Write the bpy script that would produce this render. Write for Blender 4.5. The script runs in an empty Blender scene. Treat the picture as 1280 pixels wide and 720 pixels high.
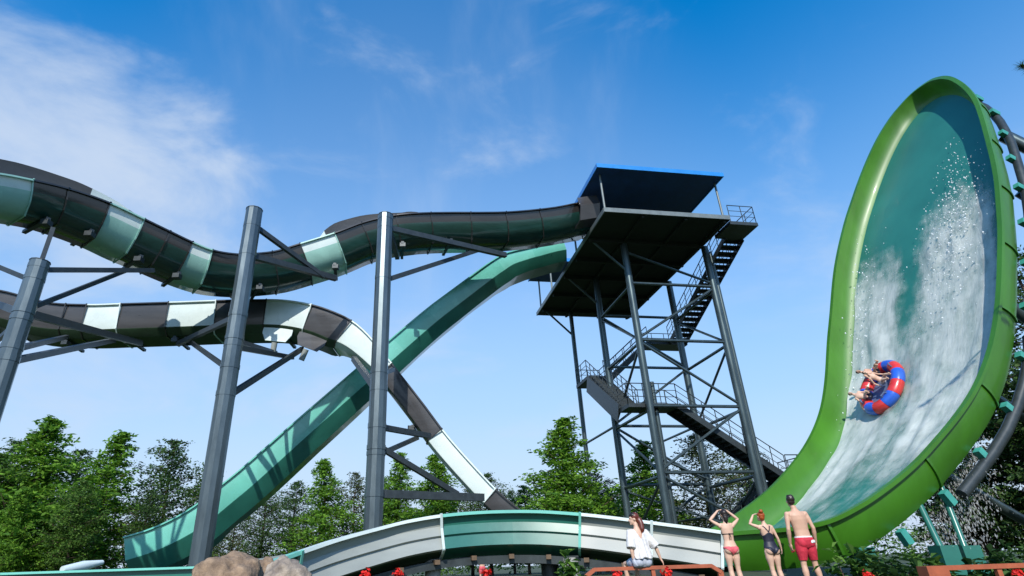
import bpy, bmesh, math, random
import numpy as np
from mathutils import Vector, Matrix
from mathutils.noise import noise as pnoise
R = math.radians
rnd = random.Random(7)
scene = bpy.context.scene
COL = scene.collection
V = Vector

# ------------------------------------------------------------------ camera
FOC, PX, PY = 729.0, 590.0, 360.0
TH, RO = R(25.6), R(1.89)
CF = V((0, math.cos(TH), math.sin(TH)))
_r0, _u0 = V((1, 0, 0)), V((0, -math.sin(TH), math.cos(TH)))
CR = _r0*math.cos(RO) - _u0*math.sin(RO)
CU = _r0*math.sin(RO) + _u0*math.cos(RO)
CC = V((0, 0, 0.6))
cam = bpy.data.cameras.new('camera'); camo = bpy.data.objects.new('camera', cam); COL.objects.link(camo)
cam.sensor_width = 36.0; cam.lens = FOC/1280*36.0
cam.shift_x = (640-PX)/1280.0; cam.clip_end = 6000; cam.clip_start = 0.05
m3 = Matrix((CR, CU, -CF)).transposed()
camo.matrix_world = Matrix.Translation(CC) @ m3.to_4x4()
scene.camera = camo

def ray(x, y): return CF + CR*((x-PX)/FOC) - CU*((y-PY)/FOC)
def atY(x, y, Y):
    v = ray(x, y); return CC + v*(Y/v.y)
def atZ(x, y, Z):
    v = ray(x, y); return CC + v*((Z-CC.z)/v.z)

# ------------------------------------------------------------------ helpers
def tag(o, label=None, cat=None, group=None, kind=None):
    if label: o['label'] = label
    if cat: o['category'] = cat
    if group: o['group'] = group
    if kind: o['kind'] = kind
    return o

def empty(name, loc, label, cat, group=None):
    o = bpy.data.objects.new(name, None); o.location = loc; o.empty_display_size = .2
    COL.objects.link(o); return tag(o, label, cat, group)

class MB:
    def __init__(s): s.v = []; s.f = []; s.m = []; s.mi = 0
    def add(s, vs, fs):
        b = len(s.v); s.v += [tuple(p) for p in vs]
        for f in fs: s.f.append(tuple(b+i for i in f)); s.m.append(s.mi)
    def box(s, c, d, rz=0.0, rot=None):
        c = V(c); q = rot if rot is not None else Matrix.Rotation(rz, 3, 'Z')
        x, y, z = d[0]/2, d[1]/2, d[2]/2
        p = [c + q @ V((a*x, b*y, e*z)) for a in (-1, 1) for b in (-1, 1) for e in (-1, 1)]
        s.add(p, [(0, 1, 3, 2), (4, 6, 7, 5), (0, 4, 5, 1), (2, 3, 7, 6), (0, 2, 6, 4), (1, 5, 7, 3)])
    def beam(s, p, q, w, h, up=V((0, 0, 1))):
        p, q = V(p), V(q); t = (q-p).normalized(); a = t.cross(up)
        if a.length < 1e-4: a = V((1, 0, 0))
        a.normalize(); b = a.cross(t)
        vs = [e + a*(i*w/2) + b*(j*h/2) for e in (p, q) for i, j in ((-1, -1), (1, -1), (1, 1), (-1, 1))]
        s.add(vs, [(0, 3, 2, 1), (4, 5, 6, 7)] + [(i, (i+1) % 4, 4+(i+1) % 4, 4+i) for i in range(4)])
    def tube(s, pts, rad, n=8, cap=True):
        pts = [V(p) for p in pts]
        if not hasattr(rad, '__len__'): rad = [rad]*len(pts)
        vs = []; ref = None
        for i, p in enumerate(pts):
            t = (pts[min(i+1, len(pts)-1)] - pts[max(i-1, 0)]).normalized()
            if ref is None:
                ref = t.cross(V((0, 0, 1)) if abs(t.z) < .9 else V((1, 0, 0))).normalized()
            a = (ref - t*ref.dot(t)).normalized(); ref = a; b = t.cross(a)
            for k in range(n):
                g = 2*math.pi*(k+.5)/n; vs.append(p + (a*math.cos(g) + b*math.sin(g))*rad[i])
        fs = []
        for i in range(len(pts)-1):
            for k in range(n): fs.append((i*n+k, i*n+(k+1) % n, (i+1)*n+(k+1) % n, (i+1)*n+k))
        if cap:
            fs.append(tuple(range(n-1, -1, -1))); fs.append(tuple((len(pts)-1)*n+k for k in range(n)))
        s.add(vs, fs)
    def ell(s, c, r, rot=None, nu=14, nv=9):
        c = V(c); vs = []; fs = []; q = rot or Matrix.Identity(3)
        for j in range(nv+1):
            a = math.pi*j/nv
            for i in range(nu):
                g = 2*math.pi*i/nu
                vs.append(c + q @ V((r[0]*math.sin(a)*math.cos(g), r[1]*math.sin(a)*math.sin(g), r[2]*math.cos(a))))
        for j in range(nv):
            for i in range(nu): fs.append((j*nu+i, (j+1)*nu+i, (j+1)*nu+(i+1) % nu, j*nu+(i+1) % nu))
        s.add(vs, fs)
    def build(s, name, mats, parent=None, smooth=False, org=None, fix=True):
        me = bpy.data.meshes.new(name)
        if org is None:
            org = parent.matrix_basis.translation if (parent and parent.parent is None) else V((0, 0, 0))
        org = V(org)
        me.from_pydata([V(p)-org for p in s.v], [], s.f)
        for m in (mats if isinstance(mats, (list, tuple)) else [mats]): me.materials.append(m)
        me.polygons.foreach_set('material_index', s.m)
        if fix:
            bm = bmesh.new(); bm.from_mesh(me); bmesh.ops.recalc_face_normals(bm, faces=bm.faces); bm.to_mesh(me); bm.free()
        if smooth is True: me.polygons.foreach_set('use_smooth', [True]*len(me.polygons))
        elif smooth: 
            me.polygons.foreach_set('use_smooth', [True]*len(me.polygons)); me.set_sharp_from_angle(angle=R(smooth))
        o = bpy.data.objects.new(name, me); COL.objects.link(o)
        if parent: o.parent = parent
        else: o.location = org
        return o

# ------------------------------------------------------------------ materials
def mat(name, col, rough=.5, var=.15, scale=3., metal=0., coat=0., bump=0., col2=None, spec=.5, stretch=None, trans=0., detail=6):
    m = bpy.data.materials.new(name); m.use_nodes = True; n = m.node_tree.nodes; l = m.node_tree.links
    b = n['Principled BSDF']; b.inputs['Roughness'].default_value = rough; b.inputs['Metallic'].default_value = metal
    b.inputs['Coat Weight'].default_value = coat; b.inputs['Coat Roughness'].default_value = .08
    b.inputs['Specular IOR Level'].default_value = spec
    tc = n.new('ShaderNodeTexCoord'); mp = n.new('ShaderNodeMapping'); l.new(tc.outputs['Object'], mp.inputs['Vector'])
    if stretch: mp.inputs['Scale'].default_value = stretch
    nz = n.new('ShaderNodeTexNoise'); nz.inputs['Scale'].default_value = scale; nz.inputs['Detail'].default_value = detail
    nz.inputs['Roughness'].default_value = .65
    l.new(mp.outputs['Vector'], nz.inputs['Vector'])
    rp = n.new('ShaderNodeValToRGB'); l.new(nz.outputs['Fac'], rp.inputs['Fac'])
    c2 = col2 or [c*(1-var) for c in col]; c1 = col if col2 else [min(1, c*(1+var)) for c in col]
    rp.color_ramp.elements[0].position = .3; rp.color_ramp.elements[1].position = .7
    rp.color_ramp.elements[0].color = (*c2, 1); rp.color_ramp.elements[1].color = (*c1, 1)
    l.new(rp.outputs['Color'], b.inputs['Base Color'])
    mr = n.new('ShaderNodeMapRange'); mr.inputs['To Min'].default_value = max(.03, rough-.1); mr.inputs['To Max'].default_value = min(1, rough+.12)
    l.new(nz.outputs['Fac'], mr.inputs['Value']); l.new(mr.outputs['Result'], b.inputs['Roughness'])
    if bump:
        bp = n.new('ShaderNodeBump'); bp.inputs['Strength'].default_value = bump; bp.inputs['Distance'].default_value = .05
        l.new(nz.outputs['Fac'], bp.inputs['Height']); l.new(bp.outputs['Normal'], b.inputs['Normal'])
    if trans:
        t = n.new('ShaderNodeBsdfTranslucent'); l.new(rp.outputs['Color'], t.inputs['Color'])
        mx = n.new('ShaderNodeMixShader'); mx.inputs['Fac'].default_value = trans
        l.new(b.outputs[0], mx.inputs[1]); l.new(t.outputs[0], mx.inputs[2]); l.new(mx.outputs[0], n['Material Output'].inputs['Surface'])
    return m

def leafmat(name, dark, light, trans=.42):
    m = bpy.data.materials.new(name); m.use_nodes = True; n = m.node_tree.nodes; l = m.node_tree.links
    b = n['Principled BSDF']; b.inputs['Roughness'].default_value = .6; b.inputs['Specular IOR Level'].default_value = .25
    g = n.new('ShaderNodeNewGeometry'); rp = n.new('ShaderNodeValToRGB'); l.new(g.outputs['Random Per Island'], rp.inputs['Fac'])
    rp.color_ramp.elements[0].color = (*dark, 1); rp.color_ramp.elements[1].color = (*light, 1)
    l.new(rp.outputs[0], b.inputs['Base Color'])
    t = n.new('ShaderNodeBsdfTranslucent'); l.new(rp.outputs[0], t.inputs['Color'])
    mx = n.new('ShaderNodeMixShader'); mx.inputs[0].default_value = trans
    l.new(b.outputs[0], mx.inputs[1]); l.new(t.outputs[0], mx.inputs[2]); l.new(mx.outputs[0], n['Material Output'].inputs['Surface'])
    return m

M = dict(
    steel=mat('galvanised_steel', (.12, .15, .16), .34, .25, 2.2, .7, stretch=(1, 1, .25), bump=.03),
    arm=mat('painted_arm_steel', (.04, .05, .055), .45, .25, 4., .35),
    dark_steel=mat('dark_steel', (.035, .045, .048), .45, .25, 4., .3),
    tower_steel=mat('tower_steel', (.075, .105, .11), .34, .22, 3., .65, stretch=(1, 1, .3)),
    deck=mat('deck_underside', (.018, .02, .016), .8, .5, 1.2, col2=(.012, .02, .012)),
    trim=mat('deck_trim', (.16, .19, .19), .45, .15, 3., .2),
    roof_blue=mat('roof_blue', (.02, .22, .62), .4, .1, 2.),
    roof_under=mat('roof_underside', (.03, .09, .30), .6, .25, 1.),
    black_frp=mat('charcoal_fibreglass', (.03, .028, .027), .22, .25, 1.2, coat=.4, stretch=(.35, 1, 2)),
    brown_frp=mat('brown_fibreglass', (.050, .049, .051), .3, .25, 1.2, coat=.3, stretch=(.35, 1, 2)),
    bottle_frp=mat('deep_green_fibreglass', (.012, .045, .038), .2, .3, 1.2, coat=.5, stretch=(.35, 1, 2)),
    white_frp=mat('white_fibreglass', (.66, .76, .74), .28, .07, 1.5, coat=.3),
    grey_frp=mat('grey_white_fibreglass', (.29, .315, .295), .38, .1, 1.5, coat=.2, stretch=(.3, 1, 2)),
    seafoam_frp=mat('seafoam_fibreglass', (.31, .55, .48), .25, .1, 1.5, coat=.4),
    shaded_green_frp=mat('shaded_green_underside', (.018, .042, .02), .5, .3, 1.5),  # dark green flume underside, with the shade beneath put into its colour
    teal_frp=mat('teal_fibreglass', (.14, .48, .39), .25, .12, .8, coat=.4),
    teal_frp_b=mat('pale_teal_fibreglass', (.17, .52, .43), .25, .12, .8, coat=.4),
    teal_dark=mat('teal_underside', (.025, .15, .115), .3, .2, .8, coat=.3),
    green_frp=mat('lime_fibreglass', (.042, .165, .007), .40, .24, .7, coat=.15, stretch=(1, 1, .35)),
    bowl_teal=mat('bowl_teal', (.022, .17, .135), .45, .15, .5, coat=.1),
    bracket=mat('teal_bracket', (.05, .30, .25), .4, .2, 4.),
    concrete=mat('concrete', (.30, .30, .29), .9, .3, 5., bump=.3),
    terracotta=mat('terracotta_paint', (.34, .085, .035), .55, .25, 5.),
    rock=mat('rock', (.36, .25, .16), .95, .4, 7., bump=1., col2=(.11, .075, .05)),
    rock2=mat('pale_rock', (.46, .38, .29), .95, .4, 4., bump=1., col2=(.10, .08, .07)),
    bark=mat('bark', (.09, .06, .045), .95, .4, 6., bump=.6, stretch=(3, 3, .6)),
    wood=mat('timber', (.13, .085, .05), .8, .3, 6.),
    ground=mat('ground', (.035, .065, .018), .95, .4, .5, col2=(.05, .055, .03)),
    skin=mat('skin', (.56, .34, .235), .5, .08, 8., spec=.35),
    skin2=mat('pale_skin', (.62, .40, .29), .5, .08, 8., spec=.35),
    hair=mat('dark_hair', (.018, .010, .008), .4, .4, 30., stretch=(1, 1, .15)),
    hair_red=mat('auburn_hair', (.11, .022, .012), .4, .45, 30., stretch=(1, 1, .15)),
    hair_org=mat('copper_hair', (.32, .065, .012), .4, .4, 30.),
    red_cloth=mat('crimson_cloth', (.50, .022, .045), .75, .2, 12., bump=.3),
    coral_cloth=mat('coral_cloth', (.62, .10, .12), .7, .2, 12., bump=.2),
    navy_cloth=mat('navy_cloth', (.012, .014, .03), .5, .25, 12.),
    white_cloth=mat('white_cloth', (.66, .64, .62), .85, .12, 9., bump=.5),
    leaf=leafmat('leaf_bright', (.05, .15, .015), (.22, .42, .04)),
    leaf_mid=leafmat('leaf_mid', (.035, .10, .018), (.15, .28, .045)),
    leaf_dark=leafmat('leaf_dark', (.02, .055, .016), (.08, .16, .035), .35),
    leaf_olive=leafmat('leaf_olive', (.04, .06, .025), (.12, .16, .06), .3),
    petal=mat('red_petal', (.75, .02, .012), .6, .25, 30., trans=.3),
    raft_red=mat('raft_red', (.60, .035, .03), .3, .15, 4., coat=.3),
    raft_blue=mat('raft_blue', (.025, .11, .55), .3, .15, 4., coat=.3),
    raft_floor=mat('raft_floor', (.10, .14, .24), .5, .2, 4.),
)

# ------------------------------------------------------------------ spline sweep
def crom(xs, ps):
    """smooth curve through 3D points ps with parameter xs (monotone decreasing or increasing)"""
    xs = np.array(xs, float); P = np.array([tuple(p) for p in ps]); sg = 1 if xs[-1] > xs[0] else -1
    t = xs*sg; m = np.zeros_like(P)
    for i in range(len(t)):
        a, b = max(i-1, 0), min(i+1, len(t)-1); m[i] = (P[b]-P[a])/(t[b]-t[a])
    def f(x):
        x = x*sg; i = int(np.clip(np.searchsorted(t, x)-1, 0, len(t)-2)); h = t[i+1]-t[i]; u = (x-t[i])/h
        return V((2*u**3-3*u**2+1)*P[i] + (u**3-2*u**2+u)*h*m[i] + (-2*u**3+3*u**2)*P[i+1] + (u**3-u**2)*h*m[i+1])
    return f
def lerp_tab(tab):
    xs = [a for a, _ in tab]; ys = [b for _, b in tab]; o = np.argsort(xs); xs = np.array(xs)[o]; ys = np.array(ys)[o]
    return lambda x: float(np.interp(x, xs, ys))

def frame(f, x, e=1.5):
    p = f(x); t = (f(x-e)-f(x+e)).normalized()          # runs from large x to small x
    lat = V((-t.y, t.x, 0))
    if lat.y < 0: lat = -lat
    lat.normalize(); up = t.cross(lat)
    if up.z < 0: up = -up
    return p, t, lat, up

def flume(root, f, secs, W, Hf, Df, hx, seg=7, th=.05, lipw=.11, edge=.55, flange=True, hull=False, nf=.62):
    """one mesh per moulded section; near lip follows f. mats: (near wall, underside, inside)"""
    for (xa, xb, mats, lab) in secs:
        mb = MB()
        n = max(3, int(seg*abs(xa-xb)/45)); rings = []
        for i in range(n+1):
            x = xa + (xb-xa)*i/n; p, t, la, up = frame(f, x); h2 = hx(x); w = W(x) if callable(W) else W; H = Hf(x) if callable(Hf) else Hf; D = Df(x) if callable(Df) else Df
            if hull:
                out = [(-lipw, 0), (-lipw, -.06), (0, -.06), (.03*w, -.40*H), (.10*w, -.74*H), (.26*w, -H-D*.6), (w-.26*w, -H-D*.8), (w, -.55*H), (w+.25*h2*.3, h2*.5),]
            else:
                out = [(-lipw, 0), (-lipw, -.06), (0, -.06), (.0, -nf*H), (.02, -nf*H-.04), (edge*.9, -H-D), (w-edge*.9, -H-D), (w, -nf*H), (w+.25*h2*.3, h2*.5),]
            out += [ (w-.05*h2, h2-.06), (w-.05*h2+lipw, h2-.06), (w-.05*h2+lipw, h2)]
            if hull: inn = [(w-.05*h2-th, h2), (w+.25*h2*.3-th, h2*.5), (w-th, -.55*H), (w-.28*w, -H-D*.8+th), (.28*w, -H-D*.6+th), (.10*w+th, -.74*H+th), (th, 0)]
            else: inn = [(w-.05*h2-th, h2), (w+.25*h2*.3-th, h2*.5), (w-th, -nf*H), (w-edge, -H-D+th), (edge, -H-D+th), (th, -nf*H), (th, 0)]
            rings.append([p + la*u + up*v for u, v in out+inn])
        k = len(rings[0]); vs = [q for r_ in rings for q in r_]; fs = []; ms = []
        for i in range(n):
            for j in range(k):
                fs.append((i*k+j, i*k+(j+1) % k, (i+1)*k+(j+1) % k, (i+1)*k+j))
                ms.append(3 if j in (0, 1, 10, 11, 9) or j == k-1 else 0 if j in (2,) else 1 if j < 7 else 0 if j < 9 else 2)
        fs.append(tuple(range(k-1, -1, -1))); fs.append(tuple(n*k+j for j in range(k))); ms += [3, 3]
        mb.v = [tuple(q) for q in vs]; mb.f = fs; mb.m = ms
        o = mb.build('flume_section', [M[q] for q in mats], root, smooth=60 if hull else 28)
        if lab: o['label'] = lab
        if flange:
            fb = MB(); x = xa; p, t, la, up = frame(f, x); h2 = hx(x); w = W(x) if callable(W) else W; H = Hf(x) if callable(Hf) else Hf; D = Df(x) if callable(Df) else Df
            prof = ([(-lipw-.02, .015), (-.02, -.1), (.03*w-.02, -.40*H), (.10*w-.02, -.74*H-.02), (.26*w, -H-D*.6-.03), (w-.26*w, -H-D*.8-.03), (w+.02, -.55*H),] if hull else [(-lipw-.02, .015), (-.02, -nf*H), (edge*.9-.01, -H-D-.025), (w-edge*.9+.01, -H-D-.025), (w+.02, -nf*H),]) + [ (w+.05+.25*h2*.3, h2*.5), (w-.05*h2+lipw+.03, h2+.02)]
            pts = [p+la*u+up*v for u, v in prof]
            for a, b in zip(pts, pts[1:]): fb.beam(a, b, .04, .05, t)
            fb.build('joint_flange', M[mats[3]], o, org=root.location)

def lipcurve(tab):
    return crom([a[0] for a in tab], [atY(*a) for a in tab])

def pieces(xs, table):
    return [(a, b, *table(i, a, b)) for i, (a, b) in enumerate(zip(xs, xs[1:]))]

DK = ('black_frp', 'bottle_frp', 'brown_frp', 'black_frp')
LT = ('white_frp', 'seafoam_frp', 'white_frp', 'seafoam_frp')
# ---- upper tube ride
up_tab = [(735, 252, 28.2), (722, 254, 28), (690, 260, 27.5), (640, 265, 26.8), (600, 266, 26.2), (565, 266, 25.8), (520, 267, 25.2), (490, 270, 25), (455, 278, 24.7), (420, 291, 24.4),
          (375, 305, 24.1), (345, 314, 23.8), (320, 317, 23.4), (300, 318, 23), (270, 314, 22.3), (245, 305, 21.7), (207, 287, 20.7), (180, 274, 20), (137, 254, 18.9), (85, 236, 17.7), (25, 222, 16.4), (-10, 216, 15.7), (-70, 210, 14.6)]
f_up = lipcurve(up_tab)
hx_up = lerp_tab([(735, .0), (590, .0), (572, .7), (556, 1.25), (535, 1.45), (505, 1.52), (470, 1.66), (440, 1.7), (418, 1.55), (375, .6), (340, 0), (215, 0), (206, .9), (192, 1.35), (165, 1.55), (120, 1.66), (60, 1.62), (0, 1.5), (-70, 1.45)])
r_up = empty('tube_slide', f_up(500) - V((0, 0, 16)), 'long charcoal and seafoam water slide winding left from the top deck of the tower', 'water slide'); r_up.location.z = 0
xs = [733, 674, 632, 588, 538, 495, 452, 418, 375, 340, 300, 265, 240, 212, 180, 137, 85, 40, -30, -70]
lights = {(418, 375), (265, 240), (180, 137), (40, -30)}
flume(r_up, f_up, [(a, b, LT, 'pale seafoam section') if (a, b) in lights else (a, b, DK, None) for a, b in zip(xs, xs[1:])], 2.3, lerp_tab([(-70, .95), (60, 1.0), (170, 1.2), (735, 1.25)]), lerp_tab([(-70, .2), (60, .22), (170, .3), (735, .3)]), hx_up, hull=True)
# hexagonal entry box at the deck
p, t, la, u = frame(f_up, 728)
mb = MB()
for du in (0,):
    a = p + t*(-.9)
    pr = [(-.2, .25), (-.45, -.45), (-.2, -1.25), (1.2, -1.55), (2.5, -1.25), (2.75, -.45), (2.5, .25)]
    r1 = [a - t*0 + la*x + V((0, 0, y)) for x, y in pr]; r2 = [a + t*1.3 + la*x + V((0, 0, y)) for x, y in pr]
    k = len(pr)
    mb.add(r1+r2, [(i, (i+1) % k, k+(i+1) % k, k+i) for i in range(k-1)])
ob = mb.build('entry_hood', M['brown_frp'], r_up); ob.modifiers.new('s', 'SOLIDIFY').thickness = .08

# ---- lower tube ride and its drop
lo_tab = [(-60, 359, 24.6), (0, 363, 25), (60, 378, 25.4), (110, 381, 25.6), (150, 380, 25.7), (215, 378, 25.8), (270, 376, 25.9), (320, 375, 26), (355, 375.5, 26), (390, 381, 26), (415, 389, 26), (440, 401, 26), (460, 418, 26), (490, 454, 26), (530, 505, 26), (560, 545, 26), (600, 590, 26), (630, 620, 25.9), (662, 645, 25.8), (700, 668, 25.6), (740, 688, 25.4)]
lo_tab = lo_tab[::-1]
f_lo = lipcurve(lo_tab)
r_lo = empty('drop_slide', V((-8, 26, 0)), 'black and white banded water slide that drops steeply behind the low flume', 'water slide')
xs = [740, 680, 620, 553, 490, 440, 390, 334, 271, 212, 152, 110, 84, 40, -10, -60]
wh = ('white_frp', 'shaded_green_frp', 'white_frp', 'white_frp'); bk = ('brown_frp', 'shaded_green_frp', 'brown_frp', 'black_frp')
wl = {(620, 553), (490, 440), (390, 334), (271, 212), (152, 110)}
W_lo = lerp_tab([(-60, 2.1), (430, 2.1), (485, .95), (740, .8)]); H_lo = lerp_tab([(-60, 1.5), (430, 1.5), (485, .9), (740, .8)]); D_lo = lerp_tab([(-60, .12), (430, .12), (485, .02), (740, .02)]); E_lo = .5
st = lambda q, a: q if a > 330 and a < 480 or a <= 330 else (q[0], q[0], q[2], q[3])
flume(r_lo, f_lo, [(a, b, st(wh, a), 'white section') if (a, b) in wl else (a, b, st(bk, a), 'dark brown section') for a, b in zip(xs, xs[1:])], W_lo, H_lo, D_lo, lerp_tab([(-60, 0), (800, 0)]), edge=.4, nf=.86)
# hexagonal saddle plates under the bend
for x in (356, 408):
    p, t, la, u = frame(f_lo, x); mb = MB()
    c = p - u*1.37 + la*.12
    hw, hh = .72, .72
    poly = [c - t*hw, c - t*hw - u*.35, c - t*.5 - u*hh, c + t*.5 - u*hh, c + t*hw - u*.35, c + t*hw]
    mb.add(poly + [q + la*.08 for q in poly], [tuple(range(6)), tuple(range(11, 5, -1))] + [(i, (i+1) % 6, 6+(i+1) % 6, 6+i) for i in range(6)])
    mb.build('saddle_plate', M['white_frp' if x < 390 else 'brown_frp'], r_lo)
    mb = MB(); q0 = c - u*.8; mb.tube([q0, q0 - u*.55 + la*.1], .14, 10); mb.build('drain_pipe', M['grey_frp'], r_lo, smooth=40)

# ---- straight teal speed slide
te_tab = [(705, 300, 32), (690, 302.5, 31.9), (668, 308, 31.7), (648, 312.5, 31.5), (634, 316, 31.35), (622, 321.5, 31.2), (610, 329, 31.0), (590, 343.5, 30.65), (565, 362, 30.2), (533, 386, 29.7), (490, 422, 29.1), (445, 461, 28.6), (372, 524, 28), (300, 587, 27.5), (270, 611, 27.3), (242, 633, 27.1), (215, 649, 27), (185, 662, 26.95), (155, 671, 26.9)]
f_te = lipcurve(te_tab)
r_te = empty('speed_slide', V((-5, 29, 0)), 'straight wide teal speed slide running from the tower down to the left', 'water slide')
xs = [704, 664, 620, 578, 533, 490, 432, 372, 300, 242, 196, 155]
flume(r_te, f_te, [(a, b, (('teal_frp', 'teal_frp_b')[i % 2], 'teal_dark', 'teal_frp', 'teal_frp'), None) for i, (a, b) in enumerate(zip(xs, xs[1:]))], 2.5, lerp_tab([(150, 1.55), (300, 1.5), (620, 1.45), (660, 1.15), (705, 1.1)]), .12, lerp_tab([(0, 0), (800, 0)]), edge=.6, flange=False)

# ------------------------------------------------------------------ bowl
AZ = R(76); BD = V((math.sin(AZ), math.cos(AZ), 0)); BN = V((-BD.y, BD.x, 0)); BO = V((5.376, 14.508, 0))
# side profile of the wall (run, height) and its plan width on both sides, as functions of the length along the wall
bs = np.array([-0.0, 1.463, 4.055, 6.419, 8.084, 9.549, 11.1, 12.443, 14.2])
bz = np.array([0.932, 1.134, 2.495, 4.59, 7.561, 10.698, 13.679, 16.191, 18.4]) + .2
def bsp(y, t):
    K = len(y); tk = np.linspace(0, 1, K); m = np.gradient(y, tk); i = int(min(max(t*(K-1), 0), K-2)); h = 1/(K-1); x = (t-tk[i])/h
    return (2*x**3-3*x**2+1)*y[i]+(x**3-2*x**2+x)*h*m[i]+(-2*x**3+3*x**2)*y[i+1]+(x**3-x**2)*h*m[i+1]
_t = np.linspace(0, 1, 801); _S = np.array([bsp(bs, q) for q in _t]); _Z = np.array([bsp(bz, q) for q in _t])
_G = np.r_[0, np.cumsum(np.hypot(np.diff(_S), np.diff(_Z)))]
SA = 22.15                                     # length from the flume to the crown
def bframe_s(sg):
    s_, z_ = np.interp(sg, _G, _S), np.interp(sg, _G, _Z); e = .25
    ds, dz = np.interp(sg+e, _G, _S)-np.interp(max(0, sg-e), _G, _S), np.interp(sg+e, _G, _Z)-np.interp(max(0, sg-e), _G, _Z)
    L = math.hypot(ds, dz); T = BD*(ds/L) + V((0, 0, dz/L)); n = BD*(-dz/L) + V((0, 0, ds/L))
    return BO + BD*float(s_) + V((0, 0, float(z_))), T, n
def bframe(t): return bframe_s(t*SA)
def herm(xs, ys, x):
    xs = np.array(xs); ys = np.array(ys); m = np.gradient(ys, xs); i = int(np.clip(np.searchsorted(xs, x)-1, 0, len(xs)-2)); h = xs[i+1]-xs[i]; u = (x-xs[i])/h
    return float((2*u**3-3*u**2+1)*ys[i]+(u**3-2*u**2+u)*h*m[i]+(-2*u**3+3*u**2)*ys[i+1]+(u**3-u**2)*h*m[i+1])
LOOP = [(0, -.26), (.7, -1.4), (1.3, -2.0), (1.99, -2.21), (2.86, -2.31), (3.73, -2.38), (4.6, -2.44), (5.54, -2.54), (6.41, -2.63), (7.28, -2.69), (8.22, -2.77), (9.09, -2.85), (9.97, -2.92), (10.91, -2.97), (11.78, -3.0), (12.66, -3.01), (13.6, -3.01), (14.47, -2.95), (15.34, -2.84), (16.2, -2.72), (17.13, -2.57), (17.99, -2.4), (18.83, -2.15), (19.7, -1.81), (20.48, -1.41), (21.19, -.91), (21.81, -.25), (21.97, .45), (21.45, 1.05), (20.6, 1.51), (19.8, 1.86), (18.99, 2.17), (18.09, 2.45), (17.24, 2.63), (16.38, 2.79), (15.51, 2.89), (14.57, 2.97), (13.7, 3.02), (12.82, 3.03), (11.88, 3.01), (11.01, 2.98), (10.14, 2.92), (9.2, 2.83), (8.33, 2.74), (7.46, 2.63), (6.52, 2.51), (5.66, 2.42), (4.78, 2.37), (3.84, 2.34), (2.55, 2.38), (1.3, 2.47), (0, 2.65)]
_q = np.array(LOOP, float); _d = np.r_[0, np.cumsum(np.hypot(*np.diff(_q, axis=0).T))]; _x = np.linspace(0, _d[-1], 700)
_loop = np.array([[herm(_d, _q[:, 0], x), herm(_d, _q[:, 1], x)] for x in _x])
_tan = np.gradient(_loop, axis=0); _tan /= np.linalg.norm(_tan, axis=1)[:, None]; _nrm = np.c_[-_tan[:, 1], _tan[:, 0]]     # inward
DEEP, INS = .68, .26
_loop = _loop + _nrm*.10; _loop[:, 0] = np.maximum(_loop[:, 0], 0); _ins = _loop + _nrm*INS; _ins[:, 0] = np.maximum(_ins[:, 0], 0)
_ml = int(np.argmax(_loop[:, 0])); _ln, _lf = _loop[:_ml+1], _loop[_ml:][::-1]; SA = float(_loop[_ml, 0])
_mx = int(np.argmax(_ins[:, 0])); _fn, _ff = _ins[:_mx+1], _ins[_mx:][::-1]; SF = float(_ins[_mx, 0]); tend = SF/SA
def lips(t):
    sg = min(SA, t*SA); c, T, n = bframe_s(sg); return c + BN*float(np.interp(sg, _ln[:, 0], _ln[:, 1])), c + BN*float(np.interp(sg, _lf[:, 0], _lf[:, 1])), T, n
def floor_edges(t):
    sg = min(SF, max(.0, t*SA)); c, T, n = bframe_s(sg)
    return c + BN*float(np.interp(sg, _fn[:, 0], _fn[:, 1])) - n*DEEP, c + BN*float(np.interp(sg, _ff[:, 0], _ff[:, 1])) - n*DEEP, T, n
NB = 130
ts = [1-(1-i/NB)**2 for i in range(NB+1)]
r_bw = empty('wave_wall_slide', BO + BD*6, 'huge lime green and teal wave wall slide curving up on the right', 'water slide')
r_bw.location.z = 0
loopF = [floor_edges(t*tend)[:2] for t in ts]; loopFo = [(a - floor_edges(t*tend)[3]*.12, b - floor_edges(t*tend)[3]*.12) for t, (a, b) in zip(ts, loopF)]
def strip(mb, A, B):
    k = len(A); mb.add(list(A)+list(B), [(i, i+1, k+i+1, k+i) for i in range(k-1)])
def grid(mb, rows):
    kk = len(rows); m_ = len(rows[0]); mb.add([r_[i] for i in range(m_) for r_ in rows], [(i*kk+j, i*kk+j+1, (i+1)*kk+j+1, (i+1)*kk+j) for i in range(m_-1) for j in range(kk-1)])
wall = MB(); rim = MB(); out = MB(); IDX = list(range(0, 700, 2)) + [699]; PL, PF, PN, PO = [], [], [], []
for i in IDX:
    c, T, n = bframe_s(_loop[i, 0]); PL.append(c + BN*float(_loop[i, 1])); PN.append(n); PO.append(-(T*float(_nrm[i, 0]) + BN*float(_nrm[i, 1])))
    c, T, n2 = bframe_s(_ins[i, 0]); PF.append(c + BN*float(_ins[i, 1]) - n2*DEEP)
def quad(a, c, b, k): return a*(1-k)**2 + c*2*k*(1-k) + b*k*k
grid(wall, [[quad(l, f + n_*((l-f).dot(n_)*.22) + (l - f - n_*(l-f).dot(n_))*.75, f, k) for l, f, n_ in zip(PL, PF, PN)] for k in (0, .17, .34, .5, .66, .82, 1)])
Lo = [l + o_*.13 for l, o_ in zip(PL, PO)]; Ld = [q - n_*.08 for q, n_ in zip(Lo, PN)]; Li = [l + o_*.03 - n_*.08 for l, o_, n_ in zip(PL, PO, PN)]
grid(rim, [PL, Lo, Ld, Li])
PFo = [f - n_*.12 + o_*.10 for f, n_, o_ in zip(PF, PN, PO)]
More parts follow.
